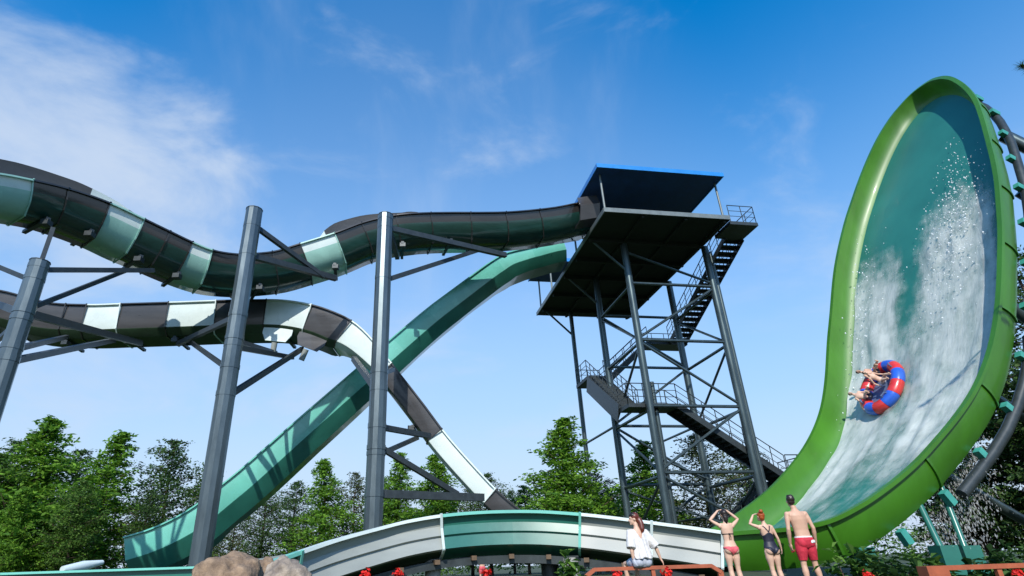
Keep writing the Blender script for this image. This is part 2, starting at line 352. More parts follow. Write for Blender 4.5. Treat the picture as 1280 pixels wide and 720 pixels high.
OUTR = [[quad(l, f + n_*((l-f).dot(n_)*.45) + o_*.20, f, k) for l, f, n_, o_ in zip(Li, PFo, PN, PO)] for k in (0, .15, .3, .45, .6, .75, .88, 1)]
grid(out, OUTR)
for m_, nm in ((wall, 'side_wall'), (rim, 'rim'), (out, 'outer_shell')):
    m_.build(nm, M['green_frp'], r_bw, smooth=70, fix=False)
flo = MB(); back = MB(); nf = 14; vs = []
for (fa, fb) in loopF:
    for j in range(nf+1): vs.append(fa.lerp(fb, j/nf))
flo.add(vs, [(i*(nf+1)+j, i*(nf+1)+j+1, (i+1)*(nf+1)+j+1, (i+1)*(nf+1)+j) for i in range(NB) for j in range(nf)])
flo.build('floor', M['bowl_teal'], r_bw, smooth=True)
strip(back, [q[0] for q in loopFo], [q[1] for q in loopFo])
back.build('back_shell', M['teal_dark'], r_bw, smooth=True, fix=False)
# flanges across the outside
for t in (.06, .19, .31, .42, .52, .62, .72, .82):
    h_ = _ml//2; ia = min(range(0, h_), key=lambda k_: abs(_loop[IDX[k_], 0]-t*SA)); ib = min(range(h_+1, len(IDX)), key=lambda k_: abs(_loop[IDX[k_], 0]-t*SA)); mb = MB(); T = lips(t)[2]
    pa = [r_[ia] + PO[ia]*.02 for r_ in OUTR] + [r_[ib] + PO[ib]*.02 for r_ in OUTR[::-1]]
    for q, w in zip(pa, pa[1:]): mb.beam(q, w, .04, .07, T)
    mb.build('joint_flange', M['green_frp'], r_bw)

# water running down the wall: a thin uneven sheet with a foam pattern
def watermat():
    m = bpy.data.materials.new('white_water'); m.use_nodes = True; n = m.node_tree.nodes; l = m.node_tree.links
    b = n['Principled BSDF']; b.inputs['Base Color'].default_value = (.72, .76, .71, 1); b.inputs['Roughness'].default_value = .6
    b.inputs['Subsurface Weight'].default_value = 0
    uv = n.new('ShaderNodeUVMap'); at = n.new('ShaderNodeAttribute'); at.attribute_name = 'foam'
    mp = n.new('ShaderNodeMapping'); mp.inputs['Scale'].default_value = (1.3, .30, 1); l.new(uv.outputs[0], mp.inputs[0])
    n1 = n.new('ShaderNodeTexNoise'); n1.inputs['Scale'].default_value = 2.4; n1.inputs['Detail'].default_value = 9; n1.inputs['Roughness'].default_value = .68
    l.new(mp.outputs[0], n1.inputs['Vector'])
    mp2 = n.new('ShaderNodeMapping'); mp2.inputs['Scale'].default_value = (1, .8, 1); l.new(uv.outputs[0], mp2.inputs[0])
    n2 = n.new('ShaderNodeTexNoise'); n2.inputs['Scale'].default_value = 1.6; n2.inputs['Detail'].default_value = 8; n2.inputs['Roughness'].default_value = .6
    l.new(mp2.outputs[0], n2.inputs['Vector'])
    ad = n.new('ShaderNodeMath'); ad.operation = 'ADD'; l.new(n1.outputs['Fac'], ad.inputs[0]); l.new(n2.outputs['Fac'], ad.inputs[1])
    s1 = n.new('ShaderNodeMath'); s1.operation = 'MULTIPLY_ADD'; s1.inputs[1].default_value = 1.15; s1.inputs[2].default_value = -1.15; l.new(ad.outputs[0], s1.inputs[0])
    s2 = n.new('ShaderNodeMath'); s2.operation = 'ADD'; l.new(s1.outputs[0], s2.inputs[0]); l.new(at.outputs['Fac'], s2.inputs[1])
    mr = n.new('ShaderNodeMapRange'); mr.interpolation_type = 'SMOOTHSTEP'; mr.inputs['From Min'].default_value = .0; mr.inputs['From Max'].default_value = 1.25
    mr.inputs['To Max'].default_value = .70
    l.new(s2.outputs[0], mr.inputs['Value'])
    tr = n.new('ShaderNodeBsdfTransparent'); mx = n.new('ShaderNodeMixShader')
    l.new(mr.outputs['Result'], mx.inputs[0]); l.new(tr.outputs[0], mx.inputs[1]); l.new(b.outputs[0], mx.inputs[2]); l.new(mx.outputs[0], n['Material Output'].inputs['Surface'])
    bp = n.new('ShaderNodeBump'); bp.inputs['Strength'].default_value = .45; bp.inputs['Distance'].default_value = .1
    l.new(n1.outputs['Fac'], bp.inputs['Height']); l.new(bp.outputs[0], b.inputs['Normal'])
    return m
M['water'] = watermat()
def sm(a, b, x):
    x = min(1, max(0, (x-a)/(b-a))); return x*x*(3-2*x)
NT, NS = 150, 44
wv, wf, wfoam, wuv = [], [], [], []
for i in range(NT+1):
    t = .03 + .90*i/NT; fa, fb, T, n = floor_edges(t*tend); w = (fb-fa).length
    for j in range(NS+1):
        u = j/NS                                  # 0 near edge, 1 far edge
        uu = .01 + .98*u
        p = fa.lerp(fb, max(.01, uu)) 
        rise = max(0, uu-.98)*3.2                  # runs a little up the far cove
        # foam amount
        far_top = .67 - .20*abs(u-.93)/.2
        left = sm(.50, .74, u)*(1-sm(.54, .74, t))*sm(.10, .2, t)
        right = (1-sm(.42, .66, u))*sm(-.02, .08, u)*(1-sm(.60, .80, t + .12*abs(u-.25)))*sm(.08, .2, t)
        mid = (1-sm(.38, .56, t + .05*math.sin(u*9)))*sm(.10, .24, t)*.78
        fo = max(left, right*.95, mid)
        mid2 = (1-sm(.36, .50, t))*sm(.1, .2, t)*.55
        fo = max(fo, mid2)
        # calm gap behind the raft towards the bottom
        fo *= 1 - .6*math.exp(-((t-.16)/.07)**2)*sm(0, .3, u)*(1-sm(.65, .95, u))
        fo = max(fo, .50*sm(.0, .1, t)*(1-sm(.44, .64, t)), .28*sm(.0, .1, t)*(1-sm(.55, .8, t)))
        fo *= 1-.8*(1-sm(.0, .07, t))
        h = .05 + .14*fo*(pnoise(V((u*7, t*9, 0)))+.5*pnoise(V((u*20, t*22, 3))))
        wv.append(p + n*(max(.03, h)+rise*.35) + BN*rise*.02); wfoam.append(-.45 + 1.45*fo); wuv.append((u*w, t*26))
for i in range(NT):
    for j in range(NS): wf.append((i*(NS+1)+j, i*(NS+1)+j+1, (i+1)*(NS+1)+j+1, (i+1)*(NS+1)+j))
mb = MB(); mb.add(wv, wf); wo = mb.build('white_water', M['water'], smooth=True, org=BO)
at = wo.data.attributes.new('foam', 'FLOAT', 'POINT'); at.data.foreach_set('value', wfoam)
uvl = wo.data.uv_layers.new(name='UVMap')
for lp in wo.data.loops: uvl.data[lp.index].uv = wuv[lp.vertex_index]
tag(wo, 'white foaming water streaming down the teal wave wall', 'water', kind='stuff')
# splashing drops thrown off the sheet
dm = mat('water_drop', (.85, .88, .88), .3, .05, 3.)
mb = MB()
def drop(p, r):
    q = [p+V((r, 0, 0)), p-V((r, 0, 0)), p+V((0, r, 0)), p-V((0, r, 0)), p+V((0, 0, r*1.3)), p-V((0, 0, r*1.3))]
    mb.add(q, [(0, 2, 4), (2, 1, 4), (1, 3, 4), (3, 0, 4), (2, 0, 5), (1, 2, 5), (3, 1, 5), (0, 3, 5)])
for k in range(900):
    cl = rnd.random()
    if cl < .75:
        t = rnd.gauss(.62, .07); u = rnd.gauss(.25, .10) - (t-.62)*.5
    else:
        t = rnd.gauss(.5, .1); u = rnd.gauss(.9, .08)
    if not .2 < t < .84 or not .03 < u < .98: continue
    fa, fb, T, n = floor_edges(t*tend)
    drop(fa.lerp(fb, u) + n*(.08 + abs(rnd.gauss(0, .2))), .009 + .022*rnd.random()**3)
tag(mb.build('splash_drops', dm, org=BO), 'flying white water drops along the top of the foam', 'splash', kind='stuff')

# ------------------------------------------------------------------ bowl support frame
r_bs = empty('wave_wall_truss', BO + BD*9 + V((0, 0, 0)), 'dark steel frame with teal brackets holding up the wave wall', 'support frame')
r_bs.location.z = 0
def off(t, side, back):
    a, b, T, n = lips(t); fa, fb, T2, n2 = floor_edges(t*tend)
    return (fa if side == 0 else fb) - n*back + (BN*.0), n
for side in (0, 1):
    mb = MB(); mb.tube([off(.20+.75*i/24, side, .45)[0] + (-BN if side == 0 else BN)*.22*min(1, (24-i)/6) for i in range(25)], .12, 10); mb.build('curved_spine', M['dark_steel'], r_bs, smooth=40)
for i in range(13):
    t = .12 + .066*i
    p0, n = off(t, 0, .12); p1, n = off(t, 0, .5); mb = MB(); _, T, _ = bframe(t)
    q = Matrix((BN, T, n)).transposed()
    mb.box((p0+p1)/2 - BN*.2, (.15, .16, .3), rot=q); mb.build('bracket', M['bracket'], r_bs)
for t, gx, gy, r_ in ((.80, 25., 12.0, .2), (.66, 24.5, 14., .2), (.56, 22.5, 13.2, .17), (.42, 19.6, 12.6, .17), (.34, 17.6, 13.4, .15)):
    p, n = off(t, 0, .6); mb = MB(); mb.tube([p, V((gx, gy, 0))], r_, 10); mb.build('strut', M['tower_steel'], r_bs, smooth=40)
for t, gx, gy, r_ in ((.80, 26, 20., .2), (.56, 23.5, 20., .17), (.36, 18.6, 19.5, .15)):
    p, n = off(t, 1, .6); mb = MB(); mb.tube([p, V((gx, gy, 0))], r_, 10); mb.build('strut', M['tower_steel'], r_bs, smooth=40)
p80 = off(.80, 0, .6)[0]; p66 = off(.66, 0, .6)[0]; p56 = off(.56, 0, .6)[0]; p42 = off(.42, 0, .6)[0]; p34 = off(.34, 0, .6)[0]
def on(p, q, k): return p.lerp(q, k)
g80, g66, g56, g42 = V((25, 12, 0)), V((24.5, 14, 0)), V((22.5, 13.2, 0)), V((19.6, 12.6, 0))
for a, b in ((on(p80, g80, .3), p66), (on(p80, g80, .55), p56), (on(p66, g66, .35), p56), (on(p66, g66, .5), p42), (on(p56, g56, .4), p42), (on(p56, g56, .62), p34), (on(p80, g80, .7), on(p56, g56, .45)), (on(p42, g42, .5), on(p80, g80, .82)), (p34, on(p42, g42, .6)), (p42, atY(1300, 650, 17)), (p42, atY(1300, 500, 18)), (on(p42, g42, .35), atY(1300, 560, 17))):
    mb = MB(); mb.tube([a, b], .11, 8); mb.build('brace', M['dark_steel'], r_bs, smooth=40)
# teal stands near the start of the wave
for (tx, ty, bx_, by_, Y, h) in ((1150, 632, 1186, 706, 12.9, 1), (1176, 608, 1214, 706, 13.1, 1), (1066, 678, 1082, 708, 13.3, .8)):
    o = empty('teal_stand', atY(bx_, by_, Y), {1150: 'teal stand with boxy base under the wave wall, left of its twin', 1176: 'teal stand with boxy base under the wave wall, the right of the pair', 1066: 'short dark teal stand below the rim beside the man in red shorts'}[tx], 'support stand', 'stands under the wave wall')
    o.location.z = 0
    a = atY(tx, ty, Y+.5); b = atY(bx_, by_, Y); z = b.z
    mb = MB(); mb.tube([a, b], .065, 10); mb.build('post', M['teal_dark'], o, smooth=40)
    mb = MB(); mb.box((b.x, b.y, (z+.35)/2), (.36, .36, z+.35)); mb.build('base_box', M['teal_dark'], o)

# ------------------------------------------------------------------ low flume
lf_tab = [(905, 664, 14.25), (860, 657.5, 14.5), (820, 652.5, 14.75), (760, 645, 15.05), (725, 641.5, 15.2), (680, 638.5, 15.3), (640, 638, 15.3), (595, 639.5, 15.2), (550, 643.5, 15), (510, 650, 14.75), (480, 657, 14.5), (420, 673, 13.8), (380, 686, 13.2), (345, 698, 12.6), (310, 709, 12)]
f_lf = lipcurve(lf_tab)
r_lf = empty('low_flume', V((1, 15, 0)), 'low grey white and teal flume arching behind the people', 'flume')
def lt(a): return (a, 'shaded_green_frp', a, 'white_frp' if a == 'grey_frp' else 'teal_frp_b')
tl = ('teal_dark', 'teal_dark', 'teal_frp', 'teal_frp_b')
LFW = 2.7
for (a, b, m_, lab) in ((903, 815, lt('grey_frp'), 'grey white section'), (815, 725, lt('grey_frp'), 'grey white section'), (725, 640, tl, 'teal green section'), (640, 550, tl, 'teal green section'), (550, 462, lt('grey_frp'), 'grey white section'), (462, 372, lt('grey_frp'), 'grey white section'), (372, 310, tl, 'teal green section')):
    mb = MB(); n = 12; rings = []
    for i in range(n+1):
        x = a+(b-a)*i/n; p, t, la, u = frame(f_lf, x)
        out_ = [(-.13, 0), (-.13, -.07), (0, -.07), (.05, -.26), (0, -.46), (.06, -.5), (.0, -.76), (.1, -.8), (.55, -.98), (LFW-.55, -.98), (LFW, -.6), (LFW, -.32), (LFW+.13, -.32), (LFW+.13, -.25)]
        inn_ = [(LFW-.05, -.25), (LFW-.06, -.6), (LFW-.6, -.92), (.6, -.92), (.1, -.6), (.05, 0)]
        rings.append([p + la*q + u*v for q, v in out_+inn_])
    k = len(rings[0]); fs = []; ms = []
    for i in range(n):
        for j in range(k):
            fs.append((i*k+j, i*k+(j+1) % k, (i+1)*k+(j+1) % k, (i+1)*k+j)); ms.append(3 if j in (0, 1, k-1, 12) else 0 if j < 7 else 1 if j < 11 else 2)
    fs += [tuple(range(k-1, -1, -1)), tuple(n*k+j for j in range(k))]; ms += [0, 0]
    mb.v = [tuple(q) for r_ in rings for q in r_]; mb.f = fs; mb.m = ms
    o = mb.build('flume_section', [M[q] for q in m_], r_lf, smooth=14); o['label'] = lab
    p, t, la, u = frame(f_lf, a); fb = MB(); pr = [(-.15, .01), (-.03, -.3), (-.04, -.76), (.08, -.83), (.55, -1.01)]
    if a not in (640, 462):
        pts = [p+la*q+u*v for q, v in pr]
        for q, w in zip(pts, pts[1:]): fb.beam(q, w, .05, .06, t)
        fb.build('joint_flange', M[m_[3]], o, org=r_lf.location)
fr = [frame(f_lf, x) for x in range(890, 360, -12)]
for sd in (.35, LFW-.35):
    mb = MB()
    pts = [p + la*sd - u*1.08 for p, t, la, u in fr]
    for a, b in zip(pts, pts[1:]): mb.beam(a, b, .12, .18)
    mb.build('stringer', M['dark_steel'], r_lf)
for i in range(1, len(fr), 4):
    p, t, la, u = fr[i]; mb = MB(); mb.beam(p + la*.12 - u*1.02, p + la*(LFW-.1) - u*1.02, .12, .1); mb.build('cross_beam', M['wood'], r_lf)
# concrete piers
for i, (x, yt, Y, w, nm) in enumerate(((541, 699, 15.6, .36, 'stout concrete pier under the left half of the low flume'), (687, 703, 16.2, .42, 'dark steel capped pier under the teal flume section'), (713, 697, 15.6, .36, 'pale concrete pier right of the dark capped pier'), (500, 707, 16.4, .34, 'low dark pier at far left below the white flume section'), (845, 708, 15.8, .34, 'short pier below the right grey flume section'))):
    q = atY(x, yt, Y); o = empty('concrete_pier', (q.x, q.y, 0), nm, 'pier', 'piers under the low flume')
    dk = x in (687, 500)
    mb = MB(); z = max(.35, q.z); mb.tube([(q.x, q.y, 0), (q.x, q.y, z)], w/2*1.05, 20); mb.build('column', M['dark_steel' if dk else 'concrete'], o, smooth=40)
    # steel saddle up to the flume
    xx = x; p, t, la, u = frame(f_lf, xx); top = p.z-1.15
    mb = MB(); mb.box((q.x+.12, q.y+.1, (z+top)/2), (.16, .16, max(.1, top-z))); mb.box((q.x, q.y, z+.02), (.34, .34, .04)); mb.build('steel_saddle', M['dark_steel'], o)

# ------------------------------------------------------------------ tower
TA = V((7.22, 26.43, 0)); ta = R(9.7); E1 = V((math.cos(ta), math.sin(ta), 0)); E2 = V((-math.sin(ta), math.cos(ta), 0))
def T3(u, v, z): return TA + E1*u + E2*v + V((0, 0, z + (.2 if z > 0 else 0)))
r_tw = empty('slide_tower', T3(4, 7, 0), 'tall dark steel stair tower with a blue roofed deck between the slides', 'tower')
r_tw.location.z = 0
ZD = 17.3
def slab(nm, mt, u0, u1, v0, v1, z0, z1, par=r_tw, smooth=False):
    mb = MB(); c = T3((u0+u1)/2, (v0+v1)/2, (z0+z1)/2); mb.box(c, (u1-u0, v1-v0, z1-z0), ta); return mb.build(nm, M[mt], par)
slab('deck', 'deck', .0, 7.2, 0, 14.2, ZD+.02, ZD+.22)
for v in (2.8, 5.2, 7.6, 10.3, 13): slab('deck_beam', 'deck', .1, 7.1, v-.09, v+.09, ZD-.22, ZD+.018)
for u in (2.2, 4.7, 7.0): slab('deck_beam', 'deck', u-.08, u+.08, .1, 14.1, ZD-.12, ZD+.016)
slab('edge_trim', 'trim', -.05, 7.25, -.06, -.002, ZD+.0, ZD+.26)
slab('edge_trim', 'trim', -.06, -.002, 0, 14.2, ZD-.02, ZD+.24)
slab('edge_trim', 'dark_steel', 7.202, 7.26, 0, 14.2, ZD-.02, ZD+.24)
# canopies
def canopy(u0, u1, v0, v1, z, lab):
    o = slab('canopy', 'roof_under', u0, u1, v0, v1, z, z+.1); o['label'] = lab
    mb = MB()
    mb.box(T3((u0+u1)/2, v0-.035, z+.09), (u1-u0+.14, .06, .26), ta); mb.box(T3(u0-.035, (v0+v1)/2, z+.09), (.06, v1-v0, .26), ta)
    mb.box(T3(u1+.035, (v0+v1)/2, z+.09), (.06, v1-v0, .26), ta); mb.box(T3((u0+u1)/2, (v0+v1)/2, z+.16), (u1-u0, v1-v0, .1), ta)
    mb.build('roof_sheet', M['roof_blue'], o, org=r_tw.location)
canopy(-.25, 7.1, -.5, 5.2, 19.85, 'blue roof over the front of the deck')
canopy(-.6, 3.6, 10.2, 13.6, 19.85, 'small blue roof at the back of the deck')
for u, v in ((.1, .15), (7.0, .15), (.1, 5.0), (7.0, 5.0), (.1, 10.4), (.1, 13.4), (3.4, 13.4)):
    mb = MB(); mb.tube([T3(u, v, ZD+.22), T3(u, v, 19.86)], .06, 10); mb.build('canopy_post', M['trim'], r_tw, smooth=40)
LEG = {}
for (iu, u) in enumerate((2.2, 7.3)):
    for (iv, v) in enumerate((2.9, 7.6, 13)):
        z1 = ZD-.1
        LEG[iu, iv] = (u, v); mb = MB(); mb.tube([T3(u, v, 0), T3(u, v, z1)], .2 if iv < 2 else .15, 14); mb.build('leg', M['tower_steel'], r_tw, smooth=40)
# second pipe beside two of the legs
mb = MB(); mb.tube([T3(7.72, 3.1, 0), T3(7.72, 3.1, ZD-.3)], .12, 12); mb.build('down_pipe', M['tower_steel'], r_tw, smooth=40)
mb = MB(); mb.tube([T3(2.75, 3.4, 0), T3(2.75, 3.4, 9.)], .13, 12); mb.build('down_pipe', M['tower_steel'], r_tw, smooth=40)
def brace(a, za, b, zb, r_=.085):
    p = T3(*LEG[a], za); q = T3(*LEG[b], zb); d = (q-p).normalized()*.1
    mb = MB(); mb.tube([p+d, q-d], r_, 8); mb.build('brace', M['tower_steel'], r_tw, smooth=40)
LV = [1.2, 4.3, 7.6, 11.2, 14.6]
for face in (((0, 0), (1, 0)), ((0, 1), (1, 1))):
    for i, z in enumerate(LV):
        brace(*[w for e in face for w in (e, z)]) if False else brace(face[0], z, face[1], z)
    for i in range(4): 
        a, b = (face[0], face[1]) if i % 2 == (0 if face[0][1] == 0 else 1) else (face[1], face[0])
        brace(a, LV[i+1]-.1, b, LV[i]+.1, .075)
brace((0, 0), ZD-.7, (1, 0), LV[4]+.2, .075)
for face in (((0, 0), (0, 1)), ((1, 0), (1, 1))):
    for i, z in enumerate(LV): brace(face[0], z-.18, face[1], z-.18)
    for i in range(4):
        a, b = (face[0], face[1]) if i % 2 == 0 else (face[1], face[0])
        brace(a, LV[i+1]-.3, b, LV[i], .07)
for z in (2.6, 7.6): brace((0, 1), z, (0, 2), z, .07); brace((1, 1), z, (1, 2), z, .07)
brace((0, 2), 2.6, (1, 2), 2.6, .07); brace((0, 0), 5., (1, 1), 4.6, .06); brace((1, 0), 1.2, (0, 1), 4., .06)
for v in (2.9, 7.6, 13):
    mb = MB(); mb.tube([T3(2.2, v, ZD-2.0), T3(.25, v, ZD-.05)], .07, 8); mb.build('knee_brace', M['tower_steel'], r_tw, smooth=40)
# stairs ------------------------------------------------------------
def rail(pts, par, h=1.05, n=None, nm='railing'):
    """handrail, mid rails and posts above a polyline"""
    mb = MB(); pts = [V(p) for p in pts]; up = V((0, 0, 1))
    for k in (h, h*.66, h*.33): mb.tube([p+up*k for p in pts], .028 if k == h else .018, 6)
    for a, b in zip(pts, pts[1:]):
        m_ = max(1, round((b-a).length/.85))
        for i in range(m_+1): q = a.lerp(b, i/m_); mb.tube([q - up*.1, q+up*h], .024, 6)
    o = mb.build(nm, M['dark_steel'], par, org=r_tw.location); return o
def flight(p, q, w, side, rails=(0, 1)):
    """stair flight from top p to foot q, width w towards unit vector side"""
    p, q = V(p), V(q); mb = MB(); d = q-p; nst = max(4, round(abs(d.z)/.19)); side = V(side)
    for s in (0, w): mb.beam(p+side*s - V((0, 0, .12)), q+side*s - V((0, 0, .12)), .06, .32)
    hd = V((d.x, d.y, 0)).normalized()
    for i in range(nst):
        c = p.lerp(q, (i+.5)/nst) + side*w/2
        rot = Matrix((hd, side, V((0, 0, 1)))).transposed(); mb.box(c, (.30, w-.08, .045), rot=rot)
        mb.box(c + hd*.14 - V((0, 0, .09)), (.02, w-.08, .16), rot=rot)
    o = mb.build('stair_flight', M['dark_steel'], r_tw)
    for s in rails: rail([p+side*(w*s), q+side*(w*s)], o)
    return o
def landing(u0, u1, v0, v1, z, edges):
    o = slab('landing', 'dark_steel', u0, u1, v0, v1, z-.22, z-.02)
    for e in edges: rail([T3(a, b, z) for a, b in e], o)
    return o
# deck side landing, flight 1 back along the right side, landing 0, flight 2 along the back, ...
landing(7.3, 9.0, .1, 1.7, ZD+.02, [[(7.4, .15), (8.95, .15), (8.95, 1.7)]])
flight(T3(7.9, 1.7, ZD), T3(7.9, 10.0, 13.9), 1.15, E1, (0, 1))
landing(6.4, 9.2, 10.0, 11.3, 13.9, [[(9.15, 10.0), (9.15, 11.25), (6.4, 11.25)]])
flight(T3(6.4, 10.05, 13.9), T3(3.1, 10.05, 11.1), 1.15, E2, (0, 1))
landing(1.4, 3.1, 9.2, 11.3, 11.1, [[(3.1, 11.25), (1.45, 11.25), (1.45, 9.2)]])
flight(T3(1.45, 9.2, 11.1), T3(1.2, 4.4, 7.8), 1.15, E1, (0, 1))
landing(1.15, 3.9, 3.1, 4.4, 7.8, [[(1.15, 4.4), (1.15, 3.15), (3.9, 3.15)], [(2.2, 4.38), (3.9, 4.38)]])
flight(T3(3.9, 3.15, 7.8), T3(9.2, 3.15, 4.1), 1.2, E2, (0, 1))
landing(9.2, 10.6, 3.0, 5.6, 4.1, [[(9.2, 3.05), (10.55, 3.05), (10.55, 5.6)]])
flight(T3(9.2, 4.5, 4.1), T3(5., 4.5, 1.1), 1.1, E2, (0,))
# panel closing the side of flight 3
mb = MB(); a, b = T3(1.36, 9.15, 11.1), T3(1.08, 4.35, 7.85)
mb.beam(a - V((0, 0, .55)), b - V((0, 0, .3)), .05, 1.0); mb.build('stair_panel', M['arm'], r_tw)

# ------------------------------------------------------------------ support posts with arms
def post(base_px, top_px, Y, r_, label, arms, plate=True):
    top = atY(*top_px, Y)
    o = empty('support_post', (top.x, Y, 0), label, 'post', 'round steel posts carrying the slides')
    mb = MB(); mb.tube([(top.x, Y, 0), (top.x, Y, top.z)], r_, 12); mb.build('column', M['steel'], o)
    mb = MB(); mb.tube([(top.x, Y, top.z+.003), (top.x, Y, top.z+.03)], r_*1.04, 12); mb.build('cap', M['arm'], o)
    mb = MB(); mb.tube([(top.x, Y, 0), (top.x, Y, .06)], r_*1.7, 20); mb.build('base_plate', M['arm'], o)
    for ia, (ax, ay, bx_, by_, Yb, w) in enumerate(arms):
        v = ray(ax, ay); a = atY(ax, ay, Y); a = V((top.x, Y, a.z)); b = atY(bx_, by_, Yb)
        d = (b-a).normalized(); a = a + d*(r_*.8)
        mb = MB(); mb.beam(a, b, w, w*1.25); mb.build('arm', M['arm'], o)
        mb = MB(); mb.tube([(top.x, Y, a.z-w*.55), (top.x, Y, a.z+w*.55)], r_*(1.022+.005*ia), 12); mb.build('collar', M['steel'], o)
    return o, top
P1, t1 = post((250, 705), (318, 263), 20.6, .335, 'leaning tall steel post between the brown rocks and the teal slide', [(326, 280, 405, 346, 23.6, .16), (324, 318, 420, 348, 24.2, .2), (303, 433, 366, 447, 26.2, .15), (294, 497, 378, 436, 26.4, .17), (303, 395, 222, 430, 26.3, .17), (300, 462, 232, 423, 26.4, .14), (300, 425, 345, 441, 26.8, .14), (312, 395, 262, 412, 26.6, .14)])
P1['label'] = 'tall steel post rising behind the brown rocks, crossing the teal slide'
P2, t2 = post((467, 655), (482, 270), 22.0, .335, 'tall steel post rising from behind the low flume, left of the tower', [(495, 284, 632, 319, 26.3, .2), (490, 351, 600, 312, 26.6, .16), (483, 272, 497, 322, 24.9, .2), (478, 490, 442, 448, 26, .2), (476, 468, 492, 462, 25.5, .14), (474, 533, 537, 545, 25.2, .17), (474, 570, 522, 547, 25.2, .14), (472, 556, 572, 618, 24.4, .16), (470, 617, 604, 622, 24.2, .22)])
P3, t3 = post((0, 505), (50, 328), 16.6, .29, 'steel post at the left edge under the upper slide', [(42, 395, 66, 286, 17.9, .14), (56, 337, 192, 338, 20.6, .13), (40, 388, 158, 338, 20.5, .12), (35, 352, -30, 322, 18, .13), (40, 390, 176, 429, 26., .2), (25, 437, 84, 421, 25.6, .15), (22, 452, 143, 425, 25.8, .17), (30, 400, -20, 440, 24, .14), (30, 392, -40, 366, 24, .18)], )
# slide brackets where the arms land
for root, f, xs_ in ((r_up, f_up, (405, 318, 497, 560, 195, 66, 240, 128)), (r_lo, f_lo, (90, 165, 222, 366, 300, 537))):
    for x in xs_:
        p, t, la, u = frame(f, x); mb = MB()
        D_ = (1.42 if x > 150 else 1.22) if root is r_up else (1.7 if x < 450 else .95)
        mb.beam(p + la*.3 - u*D_, p + la*2. - u*D_, .14, .12); mb.box(p + la*.45 - u*(D_+.12), (.28, .28, .2)); mb.build('hanger', M['arm'], root)

# ------------------------------------------------------------------ bottom left: trough, pipe, rocks
o = empty('runout_trough', V((-8, 10.4, 0)), 'teal rimmed runout trough along the bottom left edge', 'trough')
mb = MB(); ztr = atY(100, 713, 9.6).z - .03
for (c, d) in (((-9.3, 9.6, ztr/2), (11, .08, ztr)), ((-9.3, 11.9, ztr/2), (11, .08, ztr)), ((-3.84, 10.75, ztr/2), (.08, 2.22, ztr))): mb.box(c, d)
mb.build('side_panel', M['teal_dark'], o)
mb = MB(); mb.box((-9.3, 9.58, ztr+.017), (11.1, .2, .03)); mb.box((-9.3, 11.9, ztr+.017), (11.1, .2, .03)); mb.box((-3.8, 10.75, ztr+.017), (.2, 2.1, .03)); mb.build('rim', M['teal_frp_b'], o)
mb = MB(); mb.box((-9.3, 10.75, .03), (10.9, 2.2, .03)); mb.build('water_surface', mat('trough_water', (.02, .12, .11), .08, .2, 3.), o)
mb = MB(); a, b = atY(78, 713, 16), atY(128, 703, 17); mb.tube([a, a.lerp(b, .5), b], [.10, .13, .06], 14)
o = empty('white_pipe', V((a.x, a.y, 0)), 'pale pipe lying behind the teal trough at lower left', 'pipe')
mb.build('pipe_body', M['white_frp'], o, smooth=40)
mb = MB(); mb.tube([(a.x+.1, a.y, 0), (a.x+.1, a.y, a.z)], .05, 8); mb.tube([(b.x-.1, b.y, 0), (b.x-.1, b.y, b.z)], .05, 8); mb.build('pipe_stand', M['arm'], o)
def rock(x, y, Y, rx, ry, rz, mt, label, seed):
    q = atY(x, y, Y); rz = q.z*.56; bm = bmesh.new(); bmesh.ops.create_icosphere(bm, subdivisions=5, radius=1)
    for v in bm.verts:
        n = v.co.normalized(); d = 1 + .22*pnoise(n*1.3+V((seed, 0, 0))) + .09*pnoise(n*3.5+V((seed, 2, 0))) + .045*pnoise(n*9+V((0, seed, 0))) + .03*pnoise(n*22+V((0, 0, seed)))
        e = max(abs(n.x), abs(n.y), abs(n.z)); d *= .75 + .25/e*.9
        v.co = V((n.x*rx, n.y*ry, n.z*rz))*d
    me = bpy.data.meshes.new('rock'); bm.to_mesh(me); bm.free(); me.materials.append(M[mt]); me.polygons.foreach_set('use_smooth', [True]*len(me.polygons))
    o = bpy.data.objects.new('rock', me); o.location = (q.x, Y, q.z - rz*.93); COL.objects.link(o); tag(o, label, 'rock', 'rocks by the trough')
rock(288, 695, 8.4, .47, .40, .36, 'rock', 'larger tan rock at the foot of the steel post', 3.1)
rock(360, 700, 7.6, .31, .3, .3, 'rock2', 'smaller pale rock with dark stains beside the low flume', 8.7)
rock(331, 701, 8.9, .22, .25, .3, 'rock', 'brown rock wedged between the two front rocks', 5.2)

# ------------------------------------------------------------------ people
def ringtube(mb, rings, n=16):
    """rings: (center, rx axis vector, ry axis vector)"""
    vs = []
    for c, a, b in rings:
        for k in range(n):
            g = 2*math.pi*k/n; vs.append(c + a*math.cos(g) + b*math.sin(g))
    fs = [(i*n+k, i*n+(k+1) % n, (i+1)*n+(k+1) % n, (i+1)*n+k) for i in range(len(rings)-1) for k in range(n)]
    fs += [tuple(range(n-1, -1, -1)), tuple((len(rings)-1)*n+k for k in range(n))]
    mb.add(vs, fs)
def limb(mb, pts, rad): 
    P = [V(p) for p in pts]; mb.tube(P, rad, 14)
    mb.ell(P[0], (rad[0],)*3); mb.ell(P[-1], (rad[-1],)*3)
def taper(a, b, c, ra, rb, rc, bul=1.0):
    a, b, c = V(a), V(b), V(c)
    return [a, a.lerp(b, .33), a.lerp(b, .75), b, b.lerp(c, .3), b.lerp(c, .7), c], [ra, ra*.98*bul, rb*1.05, rb, rb*1.08*bul, rc*1.25, rc]
